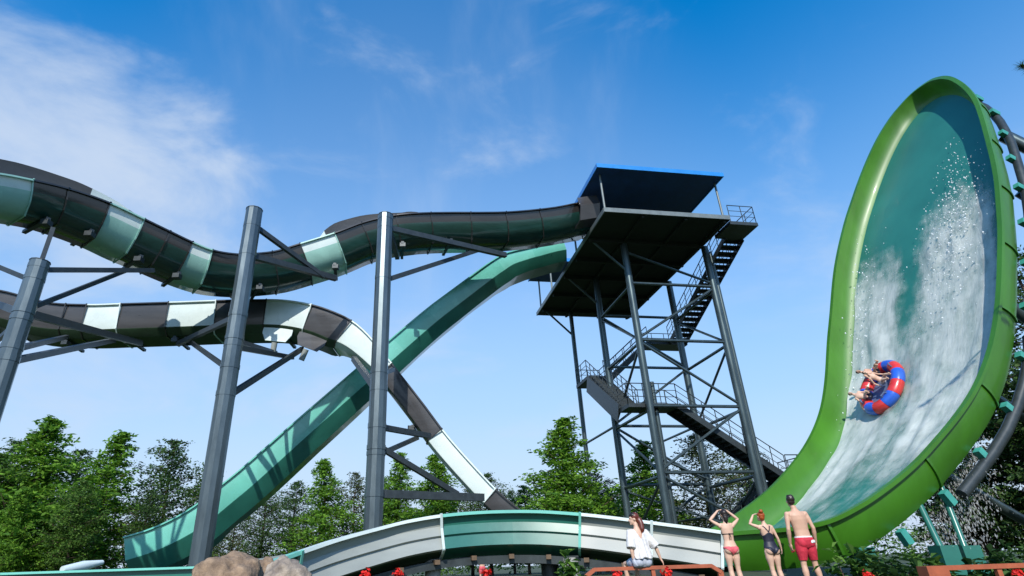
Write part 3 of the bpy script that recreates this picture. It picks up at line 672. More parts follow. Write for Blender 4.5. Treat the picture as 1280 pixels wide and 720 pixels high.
def hand(mb, w, d, nrm, sc=1., curl=.35, flip=1):
    """wrist w, pointing d, palm normal nrm"""
    d = V(d).normalized(); nrm = V(nrm); nrm = (nrm - d*nrm.dot(d)).normalized(); s = d.cross(nrm)*flip
    w = V(w)
    q = Matrix((s, d, nrm)).transposed()
    mb.ell(w + d*.05*sc, (.042*sc, .058*sc, .02*sc), rot=q)
    for i, (o, L) in enumerate(((-.031, .068), (-.011, .078), (.011, .072), (.031, .056))):
        a = w + d*.092*sc + s*o*sc; b = a + (d + nrm*curl*.5).normalized()*L*.5*sc + s*o*.12; c = b + (d*(1-curl*.5) + nrm*curl*1.3).normalized()*L*.5*sc
        mb.tube([w + d*.05*sc + s*o*sc*.8, a, b, c], [.011*sc, .0105*sc, .0095*sc, .008*sc], 8); mb.ell(c, (.008*sc,)*3, nu=8, nv=5)
    a = w + d*.03*sc - s*.035*sc; b = a + (d*.6 - s*.75 + nrm*.4).normalized()*.04*sc; c = b + (d*.9 - s*.25 + nrm*.4).normalized()*.032*sc
    mb.tube([w + d*.02*sc, a, b, c], [.014*sc, .013*sc, .012*sc, .0095*sc], 8)
def remeshed(mb, name, mt, voxel=.009, it=4):
    o = mb.build(name, mt, None, org=(0, 0, 0))
    m = o.modifiers.new('r', 'REMESH'); m.mode = 'VOXEL'; m.voxel_size = voxel
    s = o.modifiers.new('s', 'SMOOTH'); s.factor = .5; s.iterations = it
    dg = bpy.context.evaluated_depsgraph_get(); me = bpy.data.meshes.new_from_object(o.evaluated_get(dg))
    old = o.data; o.modifiers.clear(); o.data = me; bpy.data.meshes.remove(old); me.name = name
    me.polygons.foreach_set('use_smooth', [True]*len(me.polygons))
    if not me.materials: me.materials.append(mt)
    return o
def cloth(body, name, mt, keep, offs=.007, par=None):
    """cloth cut from the body's own surface where keep(co, normal) is true"""
    bm = bmesh.new(); bm.from_mesh(body.data); bm.normal_update()
    k = {v.index: keep(v.co, v.normal) for v in bm.verts}
    bmesh.ops.delete(bm, geom=[f for f in bm.faces if not all(k[v.index] for v in f.verts)], context='FACES')
    bm.normal_update(); nn = {v: v.normal.copy() for v in bm.verts}
    bmesh.ops.smooth_vert(bm, verts=[v for v in bm.verts if v.is_boundary], factor=.5, use_axis_x=True, use_axis_y=True, use_axis_z=True)
    for v in bm.verts: v.co += nn[v]*offs
    me = bpy.data.meshes.new(name); bm.to_mesh(me); bm.free(); me.materials.clear(); me.materials.append(mt)
    me.polygons.foreach_set('use_smooth', [True]*len(me.polygons))
    o = bpy.data.objects.new(name, me); COL.objects.link(o); o.parent = par or body
    so = o.modifiers.new('t', 'SOLIDIFY'); so.thickness = .004; so.offset = 1
    return o
TORSO_M = [(.80, .10, .09, 0), (.86, .155, .115, -.01), (.93, .168, .122, -.012), (1.02, .155, .108, -.004), (1.12, .15, .10, 0), (1.22, .163, .108, 0), (1.32, .182, .118, 0), (1.40, .185, .112, -.004), (1.45, .15, .088, -.01), (1.49, .088, .066, -.01), (1.53, .060, .058, -.002), (1.60, .056, .058, .01)]
TORSO_F = [(.80, .09, .08, 0), (.86, .150, .110, -.01), (.92, .166, .118, -.012), (1.0, .150, .10, -.004), (1.09, .118, .083, 0), (1.18, .124, .086, 0), (1.28, .142, .10, .008), (1.37, .148, .094, 0), (1.43, .122, .075, -.008), (1.475, .068, .055, -.01), (1.515, .046, .047, -.002), (1.60, .043, .046, .01)]
def torso(mb, prof, bend, add=0.0, z0=0, z1=9):
    rings = []
    for z, rx, ry, cy in prof:
        if not z0 <= z <= z1: continue
        k = max(0, z-.92); c = V((bend[0]*k*k, cy + bend[1]*k*k, z)); rings.append((c, V((rx+add, 0, 0)), V((0, ry+add, 0))))
    ringtube(mb, rings, 28)
def bent(p, bend):
    k = max(0, p[2]-.92); return V((p[0]+bend[0]*k*k, p[1]+bend[1]*k*k, p[2]))
def make_head(mb, c, yaw, pitch=0., roll=0., f=1.):
    q = (Matrix.Rotation(yaw, 3, 'Z') @ Matrix.Rotation(pitch, 3, 'X') @ Matrix.Rotation(roll, 3, 'Y'))
    c = V(c); L = lambda x, y, z: c + q @ V((x*f, y*f, z*f))
    mb.ell(L(0, -.008, .02), (.074*f, .094*f, .098*f), rot=q, nu=20, nv=14)
    mb.ell(L(0, .03, -.045), (.056*f, .062*f, .07*f), rot=q)
    mb.ell(L(0, .075, -.095), (.028*f, .022*f, .02*f), rot=q)
    mb.tube([L(0, .088, .012), L(0, .112, -.028), L(0, .092, -.036)], [.008*f, .015*f, .010*f], 8)
    for s in (-1, 1):
        mb.ell(L(s*.074, -.005, -.012), (.010*f, .020*f, .032*f), rot=q, nu=10, nv=7)
        mb.ell(L(s*.03, .078, .022), (.02*f, .014*f, .011*f), rot=q, nu=10, nv=7)
    mb.ell(L(0, .088, -.062), (.024*f, .010*f, .012*f), rot=q, nu=10, nv=7)
    return L, q
def body(prof, sh, arms, legs, bend, head, female, sk, voxel=.009, sc=1.0):
    mb = MB(); torso(mb, prof, bend)
    af = .85 if female else 1.0
    for s, (el, wr, hd, nr) in zip((-1, 1), arms):
        S = bent((s*sh, -.005, 1.42 if female else 1.435), bend); P, rr = taper(S, el, wr, .050*af, .038*af, .027*af, 1.05); limb(mb, P, rr)
        mb.ell(S + V((-s*.012, 0, -.012)), (.062*af, .06*af, .062*af))
        mb.ell(V(S).lerp(bent((s*.05, -.01, 1.47), bend), .45), (.07, .045, .035))
        hand(mb, wr, hd, nr, .95*af if female else 1.0, flip=-s)
    for s, (kn, an, toe) in zip((-1, 1), legs):
        hp = V((s*.085, 0, .86)); tw = .095 if not female else .092
        P, rr = taper(hp, kn, an, tw, .055, .036); rr[4] = .062; limb(mb, P, rr)
        a = V(an); tdir = (V(toe)-a); tdir.z = 0; tdir.normalize()
        fl = V((a.x, a.y, a.z-.045)); mb.tube([fl - tdir*.05, fl, fl + tdir*.1, fl + tdir*.18], [.03, .036, .036, .022], 10); mb.ell(fl - tdir*.045, (.033, .033, .03)); mb.ell(fl+tdir*.18, (.03, .03, .018))
        mb.ell((s*.078, -.062 if female else -.05, .885), (.088, .085, .09) if female else (.085, .08, .09))
    if female:
        for s in (-1, 1): mb.ell(bent((s*.068, .075, 1.27), bend), (.058, .055, .058))
    L, q = make_head(mb, *head)
    o = remeshed(mb, 'person', sk, voxel); return o, L, q
def hairpiece(name, mt, fn, par, voxel=.009, it=3):
    mb = MB(); fn(mb); o = remeshed(mb, name, mt, voxel, it); o.parent = par; return o
def place(o, px, ytop, H, Y, rz, hh, z0=0., sc=None):
    q = atY(px, ytop, Y); sc = sc or q.z/H; o.location = (q.x, Y, z0); o.rotation_euler = (0, 0, rz); o.scale = (sc,)*3

# man in red shorts --------------------------------------------------
bd = (-.10, .03); hm = bent((0, .015, 1.685), bd)
legs_m = [((-.115, .02, .47), (-.13, -.02, .085), (-.16, .2, .05)), ((.13, .03, .47), (.17, -.01, .085), (.22, .2, .05))]
arms_m = [((-.285, -.03, 1.14), (-.262, .07, .88), (.12, .25, -1), (1, .2, 0)), ((.235, -.05, 1.15), (.27, .05, .89), (-.05, .25, -1), (-1, .2, 0))]
man, L, q = body(TORSO_M, .195, arms_m, legs_m, bd, (hm, R(-18), R(8), R(4), 1.0), False, M['skin'])
cloth(man, 'swim_shorts', M['red_cloth'], lambda c, n: .56 < c.z < .985 - .03*abs(c.x) and abs(c.x) < .235 and not (abs(c.x) > .19 and c.z > .78), .016)
wbo = cloth(man, 'waistband', M['white_cloth'], lambda c, n: .962 < c.z < 1.012 and abs(c.x) < .2, .012)
cloth(man, 'pocket_patch', M['white_cloth'], lambda c, n: .87 < c.z < .925 and .05 < c.x < .155 and n.y < -.2, .024)
hairpiece('hair', M['hair'], lambda m_: (m_.ell(L(0, -.022, .045), (.082, .092, .085), rot=q, nu=20, nv=14), m_.ell(L(0, -.055, -.01), (.07, .055, .06), rot=q), [m_.ell(L(rnd.uniform(-.06, .06), rnd.uniform(-.09, .06), .105+rnd.uniform(-.02, .015)), (.025,)*3) for _ in range(12)]), man)
place(man, 1003, 618, 1.81, 12.4, R(4), 0); man.location.x = atY(1011, 700, 12.4).x
tag(man, 'shirtless man in crimson swim shorts standing with arms hanging, seen from behind', 'person')

# woman in a coral bikini ----------------------------------------------
bd = (.0, -.02); hw = bent((0, .02, 1.665), bd)
legs_f = [((-.085, .02, .46), (-.075, -.02, .085), (-.08, .2, .05)), ((.095, .02, .46), (.125, -.02, .085), (.15, .2, .05))]
arms_f = [((-.345, .03, 1.55), (-.11, .05, 1.755), (1, .15, .25), (0, -.3, -1)), ((.335, .03, 1.55), (.11, .05, 1.755), (-1, .15, .25), (0, -.3, -1))]
bik, L, q = body(TORSO_F, .158, arms_f, legs_f, bd, (hw, R(0), R(6), 0, .96), True, M['skin2'])
cloth(bik, 'bikini_bottom', M['coral_cloth'], lambda c, n: abs(c.x) < .21 and c.z < .965 and c.z > .80 + max(0, abs(c.x)-.015)*.85 and not (abs(c.x) > .12 and c.z < .9), .006)
cloth(bik, 'bikini_strap', M['hair'], lambda c, n: 1.225 < c.z < 1.25 and abs(c.x) < .19 and c.y < .03, .006)
mb = MB(); 
for s in (-1, 1): mb.tube([(s*.008, -.105, 1.235), (s*.02, -.108, 1.17), (s*.014, -.098, 1.11)], .007, 6)
mb.tube([(-.02, -.105, 1.237), (.02, -.105, 1.237)], .012, 6); o = mb.build('bow_tie', M['hair'], None, org=(0, 0, 0)); o.parent = bik
hairpiece('hair', M['hair'], lambda m_: (m_.ell(L(0, -.02, .04), (.082, .092, .084), rot=q, nu=20, nv=14), m_.ell(L(0, -.07, -.03), (.062, .05, .09), rot=q), m_.tube([L(0, -.085, -.05), L(0, -.095, -.13), L(0, -.09, -.21)], [.055, .048, .022], 12)), bik)
place(bik, 911, 636, 1.79, 12.8, R(3), 0); bik.location.x = atY(916, 700, 12.8).x
tag(bik, 'woman in a coral bikini shading her eyes with both hands, seen from behind', 'person')

# woman in a navy swimsuit ------------------------------------------
bd = (-.13, -.02); hs = bent((-.01, .015, 1.665), bd)
legs_s = [((-.07, .02, .46), (-.045, -.02, .085), (-.05, .2, .05)), ((.10, .03, .46), (.13, -.02, .085), (.16, .2, .05))]
e0 = bent((-.335, .04, 1.50), bd); w0 = bent((-.165, .06, 1.70), bd)
arms_s = [(e0, w0, (.8, .25, .3), (0, -.3, -1)), ((.215, -.02, 1.16), (.285, .05, .93), (.05, .25, -1), (-1, .2, 0))]
nav, L, q = body(TORSO_F, .158, arms_s, legs_s, bd, (hs, R(8), R(10), R(8), .96), True, M['skin2'])
def suit(c, n):
    cx = c.x - bd[0]*max(0, c.z-.92)**2
    if abs(cx) > .2: return False
    if c.z < .80 + max(0, abs(cx)-.012)*1.0: return False
    if c.z <= 1.235: return abs(cx) < .165
    if c.z > 1.45: return False
    if c.y < .0:      # racer back: straps meet between the shoulder blades
        if c.z < 1.30: return abs(cx) < .125 - (c.z-1.235)*1.5
        return abs(abs(cx) - max(.0, (c.z-1.30)*.55)) < .021
    return abs(cx) < .125 if c.z < 1.34 else abs(abs(cx) - .075) < .022
cloth(nav, 'swimsuit', M['navy_cloth'], suit, .006)
hairpiece('hair', M['hair_org'], lambda m_: (m_.ell(L(0, -.02, .035), (.084, .094, .088), rot=q, nu=20, nv=14), m_.ell(L(0, -.06, -.02), (.066, .055, .075), rot=q), m_.ell(L(-.045, -.075, .125), (.05, .05, .05), rot=q)), nav)
place(nav, 958, 638, 1.80, 12.6, R(5), 0); nav.location.x = atY(967, 700, 12.6).x
tag(nav, 'copper haired woman in a dark navy one piece swimsuit, one hand to her head', 'person')

# seated woman in a white blouse --------------------------------------
bd = (.0, .0); DZ = .86   # hip height of the standing template; the seat is set by the object's z
def seated():
    mb = MB(); torso(mb, TORSO_F, (-.04, .03))
    b2 = (-.04, .03)
    for s, el, wr, hd, nr in ((-1, (-.225, -.07, 1.14), (-.20, -.06, .925), (.1, -.25, -1), (.9, .3, 0)), (1, (.30, -.06, 1.16), (.385, -.05, .925), (.5, -.1, -1), (-.5, .3, 0))):
        S = bent((s*.158, -.005, 1.42), b2); P, rr = taper(S, el, wr, .044, .033, .024, 1.05); limb(mb, P, rr); mb.ell(S, (.053, .05, .053)); mb.ell(V(S).lerp(bent((s*.05, -.01, 1.47), b2), .45), (.07, .045, .035)); hand(mb, wr, hd, nr, .85, flip=-s, curl=.6)
    for s in (-1, 1):
        P, rr = taper((s*.085, .0, .875), (s*.11-.02, .42, .86), (s*.11-.03, .40, .46), .095, .058, .037); rr[4] = .06; limb(mb, P, rr)
        a = V((s*.11-.03, .40, .43)); mb.tube([a - V((0, .05, 0)), a, a+V((0, .1, -.02)), a+V((0, .18, -.03))], [.03, .036, .034, .02], 10)
        mb.ell((s*.08, -.05, .885), (.09, .085, .09))
    L, q = make_head(mb, bent((-.01, .015, 1.665), b2), R(68), R(-4), 0, .97)
    return remeshed(mb, 'person', M['skin2']), L, q
sea, L, q = seated()
def blouse(mb):
    b2 = (-.04, .03)
    pr = [(.935, .205, .15, -.03), (1.0, .20, .145, -.025), (1.1, .188, .132, -.02), (1.2, .183, .13, -.01), (1.3, .183, .128, 0), (1.38, .18, .115, 0), (1.435, .155, .09, -.008), (1.475, .10, .07, -.01)]
    torso(mb, pr, b2)
    for s, el in ((-1, V((-.225, -.07, 1.14))), (1, V((.30, -.06, 1.16)))):
        S = bent((s*.155, -.005, 1.415), b2); mb.tube([S, S.lerp(el, .5), S.lerp(el, 1.05)], [.072, .082, .092], 16); mb.ell(S, (.074, .068, .07))
mb = MB(); blouse(mb); bl = remeshed(mb, 'blouse', M['white_cloth'], .01, 4)
bm = bmesh.new(); bm.from_mesh(bl.data)
for v in bm.verts:      # folds falling from the shoulders
    k = min(1, max(0, (1.40-v.co.z)/.35)); a = math.atan2(v.co.y, v.co.x)
    d = V((v.co.x, v.co.y, 0)).normalized(); v.co += d*k*(.013*math.sin(a*11 + v.co.z*5) + .014*pnoise(V((v.co.x*9, v.co.y*9, v.co.z*3))))
    if v.co.z < 1.0: v.co.z -= .02*math.sin(a*5)
dl = [v for v in bm.verts if (v.co.y < 0 and v.co.z > 1.29 + abs(v.co.x+.01)*2.0) or v.co.z < .93 or v.co.z > 1.47 or (v.co.x < -.2 and v.co.z < 1.11) or (v.co.x > .27 and v.co.z < 1.13)]
bmesh.ops.delete(bm, geom=dl, context='VERTS'); bm.to_mesh(bl.data); bm.free(); bl.parent = sea
bl.modifiers.new('t', 'SOLIDIFY').thickness = .004
cloth(sea, 'denim_shorts', mat('pale_denim', (.42, .45, .52), .85, .2, 14.), lambda c, n: (c.z < 1.0 and c.y < .26 and c.z > .6 and abs(c.x) < .22 and not (c.x < -.17 and c.z > .95)) , .008)
hairpiece('hair', M['hair_red'], lambda m_: (m_.ell(L(0, -.022, .04), (.083, .095, .085), rot=q, nu=20, nv=14), m_.ell(L(0, -.06, -.02), (.068, .055, .075), rot=q), m_.tube([L(0, -.10, .0), L(-.03, -.125, -.1), L(-.06, -.12, -.22), L(-.07, -.10, -.30)], [.05, .056, .048, .014], 12)), sea)
hairpiece('fringe', M['hair'], lambda m_: m_.ell(L(0, .0, .068), (.08, .085, .055), rot=q, nu=20, nv=14), sea)
ssc = (atY(795, 640, 10.75).z - (atY(800, 712, 10.75).z+.03))/(1.79-.785); place(sea, 800, 650, 0, 10.75, R(14), 0, z0=atY(800, 712, 10.75).z+.03-.785*ssc, sc=ssc); sea.location.x = atY(802, 700, 10.75).x
tag(sea, 'woman with a dark red ponytail and loose white blouse sitting on the terracotta rail', 'person')

# far swimmer below the flume ------------------------------------------
bd = (0, 0)
arms_d = [((-.24, .06, 1.15), (-.06, .16, 1.18), (1, .2, .1), (0, -1, 0)), ((.25, .0, 1.62), (.22, .02, 1.86), (.1, 0, 1), (0, -1, 0))]
far, L, q = body(TORSO_M, .19, arms_d, legs_m, bd, ((0, .015, 1.685), R(60), 0, 0, 1.0), False, M['skin'], .014)
cloth(far, 'swim_shorts', M['coral_cloth'], lambda c, n: .6 < c.z < 1.0 and abs(c.x) < .22 and not (abs(c.x) > .19 and c.z > .8), .012)
hairpiece('hair', M['hair'], lambda m_: m_.ell(L(0, -.02, .045), (.083, .095, .086), rot=q), far, .014)
fq = atY(602, 688, 24); far.scale = (fq.z/1.83,)*3; far.location = (fq.x, 24, 0); far.rotation_euler = (0, 0, R(20))
tag(far, 'distant bather in pink shorts with one arm raised, seen under the teal flume section', 'person')

# ------------------------------------------------------------------ raft and riders
def hit_floor(px, py):
    best = None; d = ray(px, py).normalized()
    for i in range(400):
        t = .05 + .85*i/400; fa, fb, T, n = floor_edges(t*tend); v = n
        den = d.dot(v)
        if abs(den) < 1e-5: continue
        k = (fa-CC).dot(v)/den; p = CC + d*k; e = abs((p-fa).dot(T))
        if best is None or e < best[0]: best = (e, p, T, n, t)
    return best[1:]
rp, rT, rN, rt = hit_floor(1110, 489)
RQ = Matrix((BN, rT, rN)).transposed()      # raft axes: across, up the wall, out of the wall
r_rf = empty('raft', rp + rN*.22, 'round red and blue inflatable raft riding up the wave wall', 'raft')
RM = Matrix.Translation(rp + rN*.22) @ RQ.to_4x4()
def RW(x, y, z): return RM @ V((x, y, z))
RR, rr_ = .58, .18
for k in range(12):
    mb = MB(); a0 = 2*math.pi*k/12; pts = [RW(RR*.95*math.cos(a0+2*math.pi/12*i/8), RR*1.35*math.sin(a0+2*math.pi/12*i/8), 0) for i in range(9)]
    mb.tube(pts, [rr_*(.97 if i in (0, 8) else 1) for i in range(9)], 18); o = mb.build('tube_segment', M[('raft_red', 'raft_blue')[k % 2]], r_rf, smooth=40); o['label'] = ('red segment', 'blue segment')[k % 2]
mb = MB(); mb.add([RW(RR*.93*math.cos(a*math.pi/16), RR*1.32*math.sin(a*math.pi/16), -.08) for a in range(32)], [tuple(range(32))]); mb.build('raft_floor', M['raft_floor'], r_rf)
for k in range(4):
    a = math.pi/4 + k*math.pi/2; c = lambda e, h: RW(RR*.95*math.cos(a+e), RR*1.35*math.sin(a+e), rr_+h)
    mb = MB(); mb.tube([c(-.13, -.02), c(-.1, .06), c(.1, .06), c(.13, -.02)], .022, 8); mb.build('handle', M['raft_floor'], r_rf)
def rider(px_, py_, turn, back, female, sk, hm_, lab):
    """sits on the tube at angle ang facing the raft's middle; local +y = towards the middle, z = out of raft floor"""
    mb = MB(); prof = TORSO_F if female else TORSO_M; bend = (0, .12)
    torso(mb, prof, bend); sh = .16 if female else .19
    for s in (-1, 1):
        S = bent((s*sh, -.005, 1.42), bend); el = bent((s*(sh+.12), -.1, 1.16), bend); wr = bent((s*(sh+.16), .02, .98), bend)
        P, rr = taper(S, el, wr, .05, .038, .028, 1.05); limb(mb, P, rr); hand(mb, wr, (s*.3, .2, -1), (-s, 0, 0), 1., flip=-s)
        P, rr = taper((s*.09, 0, .88), (s*.15, .38, .98), (s*.13, .72, .80), .095, .058, .038); limb(mb, P, rr)
        mb.tube([V((s*.13, .72, .80)), V((s*.13, .76, .86)), V((s*.13, .78, .92))], [.036, .036, .022], 8); mb.ell((s*.08, -.04, .88), (.09, .085, .09))
    L, q = make_head(mb, bent((0, .015, 1.685), bend), 0, R(12), 0, 1.)
    o = remeshed(mb, 'person', sk, .014)
    cloth(o, 'swim_shorts', M['navy_cloth'] if not female else M['white_cloth'], lambda c, n: c.z < 1.0 and c.y < .25 and c.z > .6 and abs(c.x) < .2, .01)
    hairpiece('hair', hm_, lambda m_: m_.ell(L(0, -.02, .04), (.084, .096, .088), rot=q), o, .014)
    SC = .62
    loc = Matrix.Translation(V((px_, py_, .06))) @ Matrix.Rotation(math.pi/2 + turn, 4, 'Z') @ Matrix.Rotation(back, 4, 'X') @ Matrix.Scale(SC, 4) @ Matrix.Translation(V((0, 0, -.80)))
    o.matrix_world = RM @ loc
    tag(o, lab, 'person')
rider(.10, .52, R(-8), R(52), False, M['skin'], M['hair'], 'dark haired rider lying back on the upper edge of the raft')
rider(.22, -.36, R(6), R(56), False, M['skin2'], M['hair_red'], 'bare chested rider lying back on the lower left edge of the raft')
rider(-.18, .10, R(14), R(30), True, M['skin2'], M['hair'], 'rider in white sitting in the middle of the raft between the other two')

# ------------------------------------------------------------------ rails
def low_rail(xa, xb, ypx, Y, label, boxy):
    a, b = atY(xa, ypx, Y), atY(xb, ypx+ (1 if not boxy else 0), Y); z = a.z
    o = empty('low_rail', (a.x, Y, 0), label, 'rail')
    mb = MB(); mb.box(((a.x+b.x)/2, Y, z), (b.x-a.x, .09, .055)); mb.build('top_bar', M['terracotta'], o)
    if not boxy:
        for x, s in ((a.x, -1), (b.x, 1)): mb = MB(); mb.beam((x - s*.01, Y, z+.0), (x+s*.14, Y, z-.1), .085, .06); mb.beam((x+s*.13, Y, z-.09), (x+s*.13, Y, 0), .085, .06, V((0, 1, 0))); mb.build('leg', M['terracotta'], o)
        mb = MB(); mb.beam(((a.x+b.x)/2, Y, z-.03), ((a.x+b.x)/2, Y, 0), .06, .06, V((0, 1, 0))); mb.build('leg', M['terracotta'], o)
    else:
        mb = MB(); mb.box((a.x-.13, Y, z/2+.005), (.27, .2, z+.045)); mb.build('end_block', M['terracotta'], o)
        for k in (.45, .95): mb = MB(); x = a.x+(b.x-a.x)*k; mb.beam((x, Y, z-.03), (x, Y, 0), .06, .06, V((0, 1, 0))); mb.build('leg', M['terracotta'], o)
low_rail(742, 890, 712, 10.75, 'terracotta rail the woman in white sits on', False)
low_rail(1178, 1330, 710, 8.4, 'terracotta rail with a thick end block at the bottom right', True)

# ------------------------------------------------------------------ plants
def leafcards(mb, c, n, spread, size, rng, flat=.5, aim=None):
    for _ in range(n):
        p = c + V((rng.gauss(0, spread), rng.gauss(0, spread), rng.gauss(0, spread*flat)))
        a = V((rng.gauss(0, 1), rng.gauss(0, 1), rng.gauss(0, .6))).normalized(); b = a.cross(V((rng.gauss(0, 1), rng.gauss(0, 1), rng.gauss(0, 1)))).normalized()
        s = size*(.6+.8*rng.random())
        mb.add([p - a*s, p - a*s*.1 + b*s*.42, p + a*s, p - a*s*.1 - b*s*.42], [(0, 1, 2, 3)])
def flower(x, y, Y, k, label):
    q = atY(x, y+4, Y); z = q.z; o = empty('geranium', (q.x, Y, 0), label, 'flower', 'red geraniums along the bottom edge')
    rg = random.Random(k); mb = MB(); mb.tube([(q.x+.02, Y, 0), (q.x, Y, z*.6), (q.x, Y, z-.01)], [.008, .006, .005], 6); mb.build('stem', M['leaf'], o)
    mb = MB()
    for i in range(34):
        d = V((rg.gauss(0, 1), rg.gauss(0, 1), abs(rg.gauss(0, .8)))).normalized(); c = V((q.x + rg.gauss(0, .008), Y, z + rg.gauss(0, .008))) + d*rg.uniform(.010, .030)
        a = d.cross(V((rg.random(), rg.random(), rg.random()))).normalized(); b = d.cross(a); s = .013
        mb.add([c + a*s, c + b*s*.8 + d*.006, c - a*s, c - b*s*.8 + d*.004], [(0, 1, 2, 3)])
    mb.build('flower_head', M['petal'], o)
    mb = MB(); leafcards(mb, V((q.x, Y, z*.55)), 30, .07, .045, rg, .6); mb.build('leaf_cluster', M['leaf'], o)
fl = [(457, 716, 4.0, 'red geranium in front of the left grey flume section'), (497, 715, 4.1, 'red geranium below the flume, left of the first pier'), (609, 714, 3.9, 'largest red geranium, below the distant bather'), (771, 716, 4.4, 'red geranium just left of the seated woman'), (834, 713, 4.1, 'red geranium beside the seated woman\'s right hand'), (1086, 716, 4.2, 'red geranium right of the man in red shorts'), (1273, 714, 4.2, 'red geranium in the bottom right corner')]
for i, a in enumerate(fl): flower(*a[:3], i, a[3])
def shrub(x, y, Y, w, k, label, mt='leaf'):
    q = atY(x, y, Y); z = max(.3, q.z); o = empty('shrub', (q.x, Y, 0), label, 'shrub', 'leafy shrubs along the bottom right'); rg = random.Random(k)
    mb = MB(); tw = MB()
    for i in range(12):
        a = rg.random()*6.28; r_ = w*.5*math.sqrt(rg.random()); tip = V((q.x + r_*math.cos(a), Y + r_*math.sin(a)*.7, z*(1.02 - .5*(r_/(w*.5))**2) - .05*rg.random()))
        b = V((q.x + .1*math.cos(a), Y + .1*math.sin(a), 0)); tw.tube([b, b.lerp(tip, .6)+V((0, 0, .06)), tip], [.012, .009, .004], 5)
        for s in range(20):
            c = b.lerp(tip, .35 + .65*s/11); d = V((rg.gauss(0, 1), rg.gauss(0, 1), rg.gauss(.2, .5))).normalized(); sd = d.cross(V((0, 0, 1))).normalized(); L_ = .11+.12*rg.random()
            m1 = c + d*L_*.5 + V((0, 0, .02)); e = c + d*L_ - V((0, 0, .03))
            mb.add([c, m1 + sd*L_*.27, e, m1 - sd*L_*.27], [(0, 1, 2, 3)])
    tw.build('stem', M['bark'], o); mb.build('foliage', M[mt], o)
for i, (x, y, Y, w, lab) in enumerate(((1062, 700, 9.6, .8, 'shrub just right of the man in red shorts'), (1105, 700, 9.2, 1.0, 'wide leafed shrub left of the rail\'s end block'), (1142, 704, 9.9, .7, 'shrub in front of the teal stands'), (1232, 705, 9.6, 1.0, 'shrub behind the right hand terracotta rail'), (712, 710, 9.5, .3, 'small bright shrub in front of the pale pier'), (1270, 698, 10.5, 1.0, 'shrub at the right edge of the picture'))): shrub(x, y, Y, w, i, lab, 'leaf_dark' if i % 2 else 'leaf_mid')

# trees ------------------------------------------------------------
def tree_meshes(seed, H, W, kind, nl, leafsize, leaf):
    """trunk and crown meshes of a feathery conifer-like tree"""
    rg = random.Random(seed); tk = MB(); cr = MB()
    wob = [V((rg.gauss(0, .012)*H*i/8, rg.gauss(0, .012)*H*i/8, H*i/8)) for i in range(9)]
    def ax(z): i = min(7, int(z/H*8)); return wob[i].lerp(wob[i+1], z/H*8-i)
    tk.tube(wob, [max(.015, .018*H*(1-i/8.2)) for i in range(9)], 9)
    for i in range(nl):
        k = (i+rg.random())/nl
        z = H*(.10 + .88*k)
        if kind == 'cone': L_ = W*(1-k)**.95*(.5+.75*rg.random()) + .12
        else: L_ = W*math.sin(math.pi*min(1, .18+.82*k))**.7*(.55+.55*rg.random())
        a = i*2.4 + rg.gauss(0, .4); d = V((math.cos(a), math.sin(a), .30 + .25*k + rg.gauss(0, .12))); b = ax(z)
        e = b + d*L_; mid = b.lerp(e, .5) - V((0, 0, .04*L_))
        tk.tube([b, mid, e], [.05*H/9*(1-k*.7), .03*H/9*(1-k*.7), .008], 5)
        m_ = max(4, int(L_*6.5))
        for j in range(m_):
            u = .18 + .82*(j+rg.random())/m_; c = b.lerp(mid, u*2) if u < .5 else mid.lerp(e, u*2-1)
            if rg.random() < .12: continue
            sp = .10 + .16*L_*(1-abs(u-.5))*.8
            c = c + V((rg.gauss(0, sp), rg.gauss(0, sp), rg.gauss(0, sp*.5)))
            if rg.random() < .5: tk.tube([b.lerp(e, u*.8), c], [.012, .005], 3, False)
            leafcards(cr, c, leaf, .09 + .075*L_, leafsize, rg, .6)
    return tk, cr
TM = {}
for key, (seed, H, W, kind, nl, ls, lf, mt) in dict(a=(11, 9., 2.7, 'cone', 105, .105, 22, 'leaf'), b=(23, 9., 2.3, 'cone', 92, .10, 20, 'leaf'), c=(35, 9., 2.3, 'round', 80, .10, 20, 'leaf_mid'), d=(41, 9., 2.4, 'round', 72, .09, 17, 'leaf_dark'), e=(57, 9., 2.3, 'round', 66, .09, 14, 'leaf_olive')).items():
    tk, cr = tree_meshes(seed, H, W, kind, nl, ls, lf)
    a = tk.build('trunk', M['bark'], None, smooth=True, org=(0, 0, 0), fix=False); b = cr.build('crown', M[mt], None, org=(0, 0, 0), fix=False)
    TM[key] = (a.data, b.data); bpy.data.objects.remove(a); bpy.data.objects.remove(b)
def tree(x, ytop, Y, key, wid, label, rz=0.):
    q = atY(x, ytop, Y); h = q.z/9.0
    o = empty('tree', (q.x, Y, 0), label, 'tree', 'trees behind the slides'); o.scale = (h*wid*1.22, h*wid*1.22, h); o.rotation_euler = (0, 0, rz)
    for nm, me in zip(('trunk', 'crown'), TM[key]):
        c = bpy.data.objects.new(nm, me); COL.objects.link(c); c.parent = o
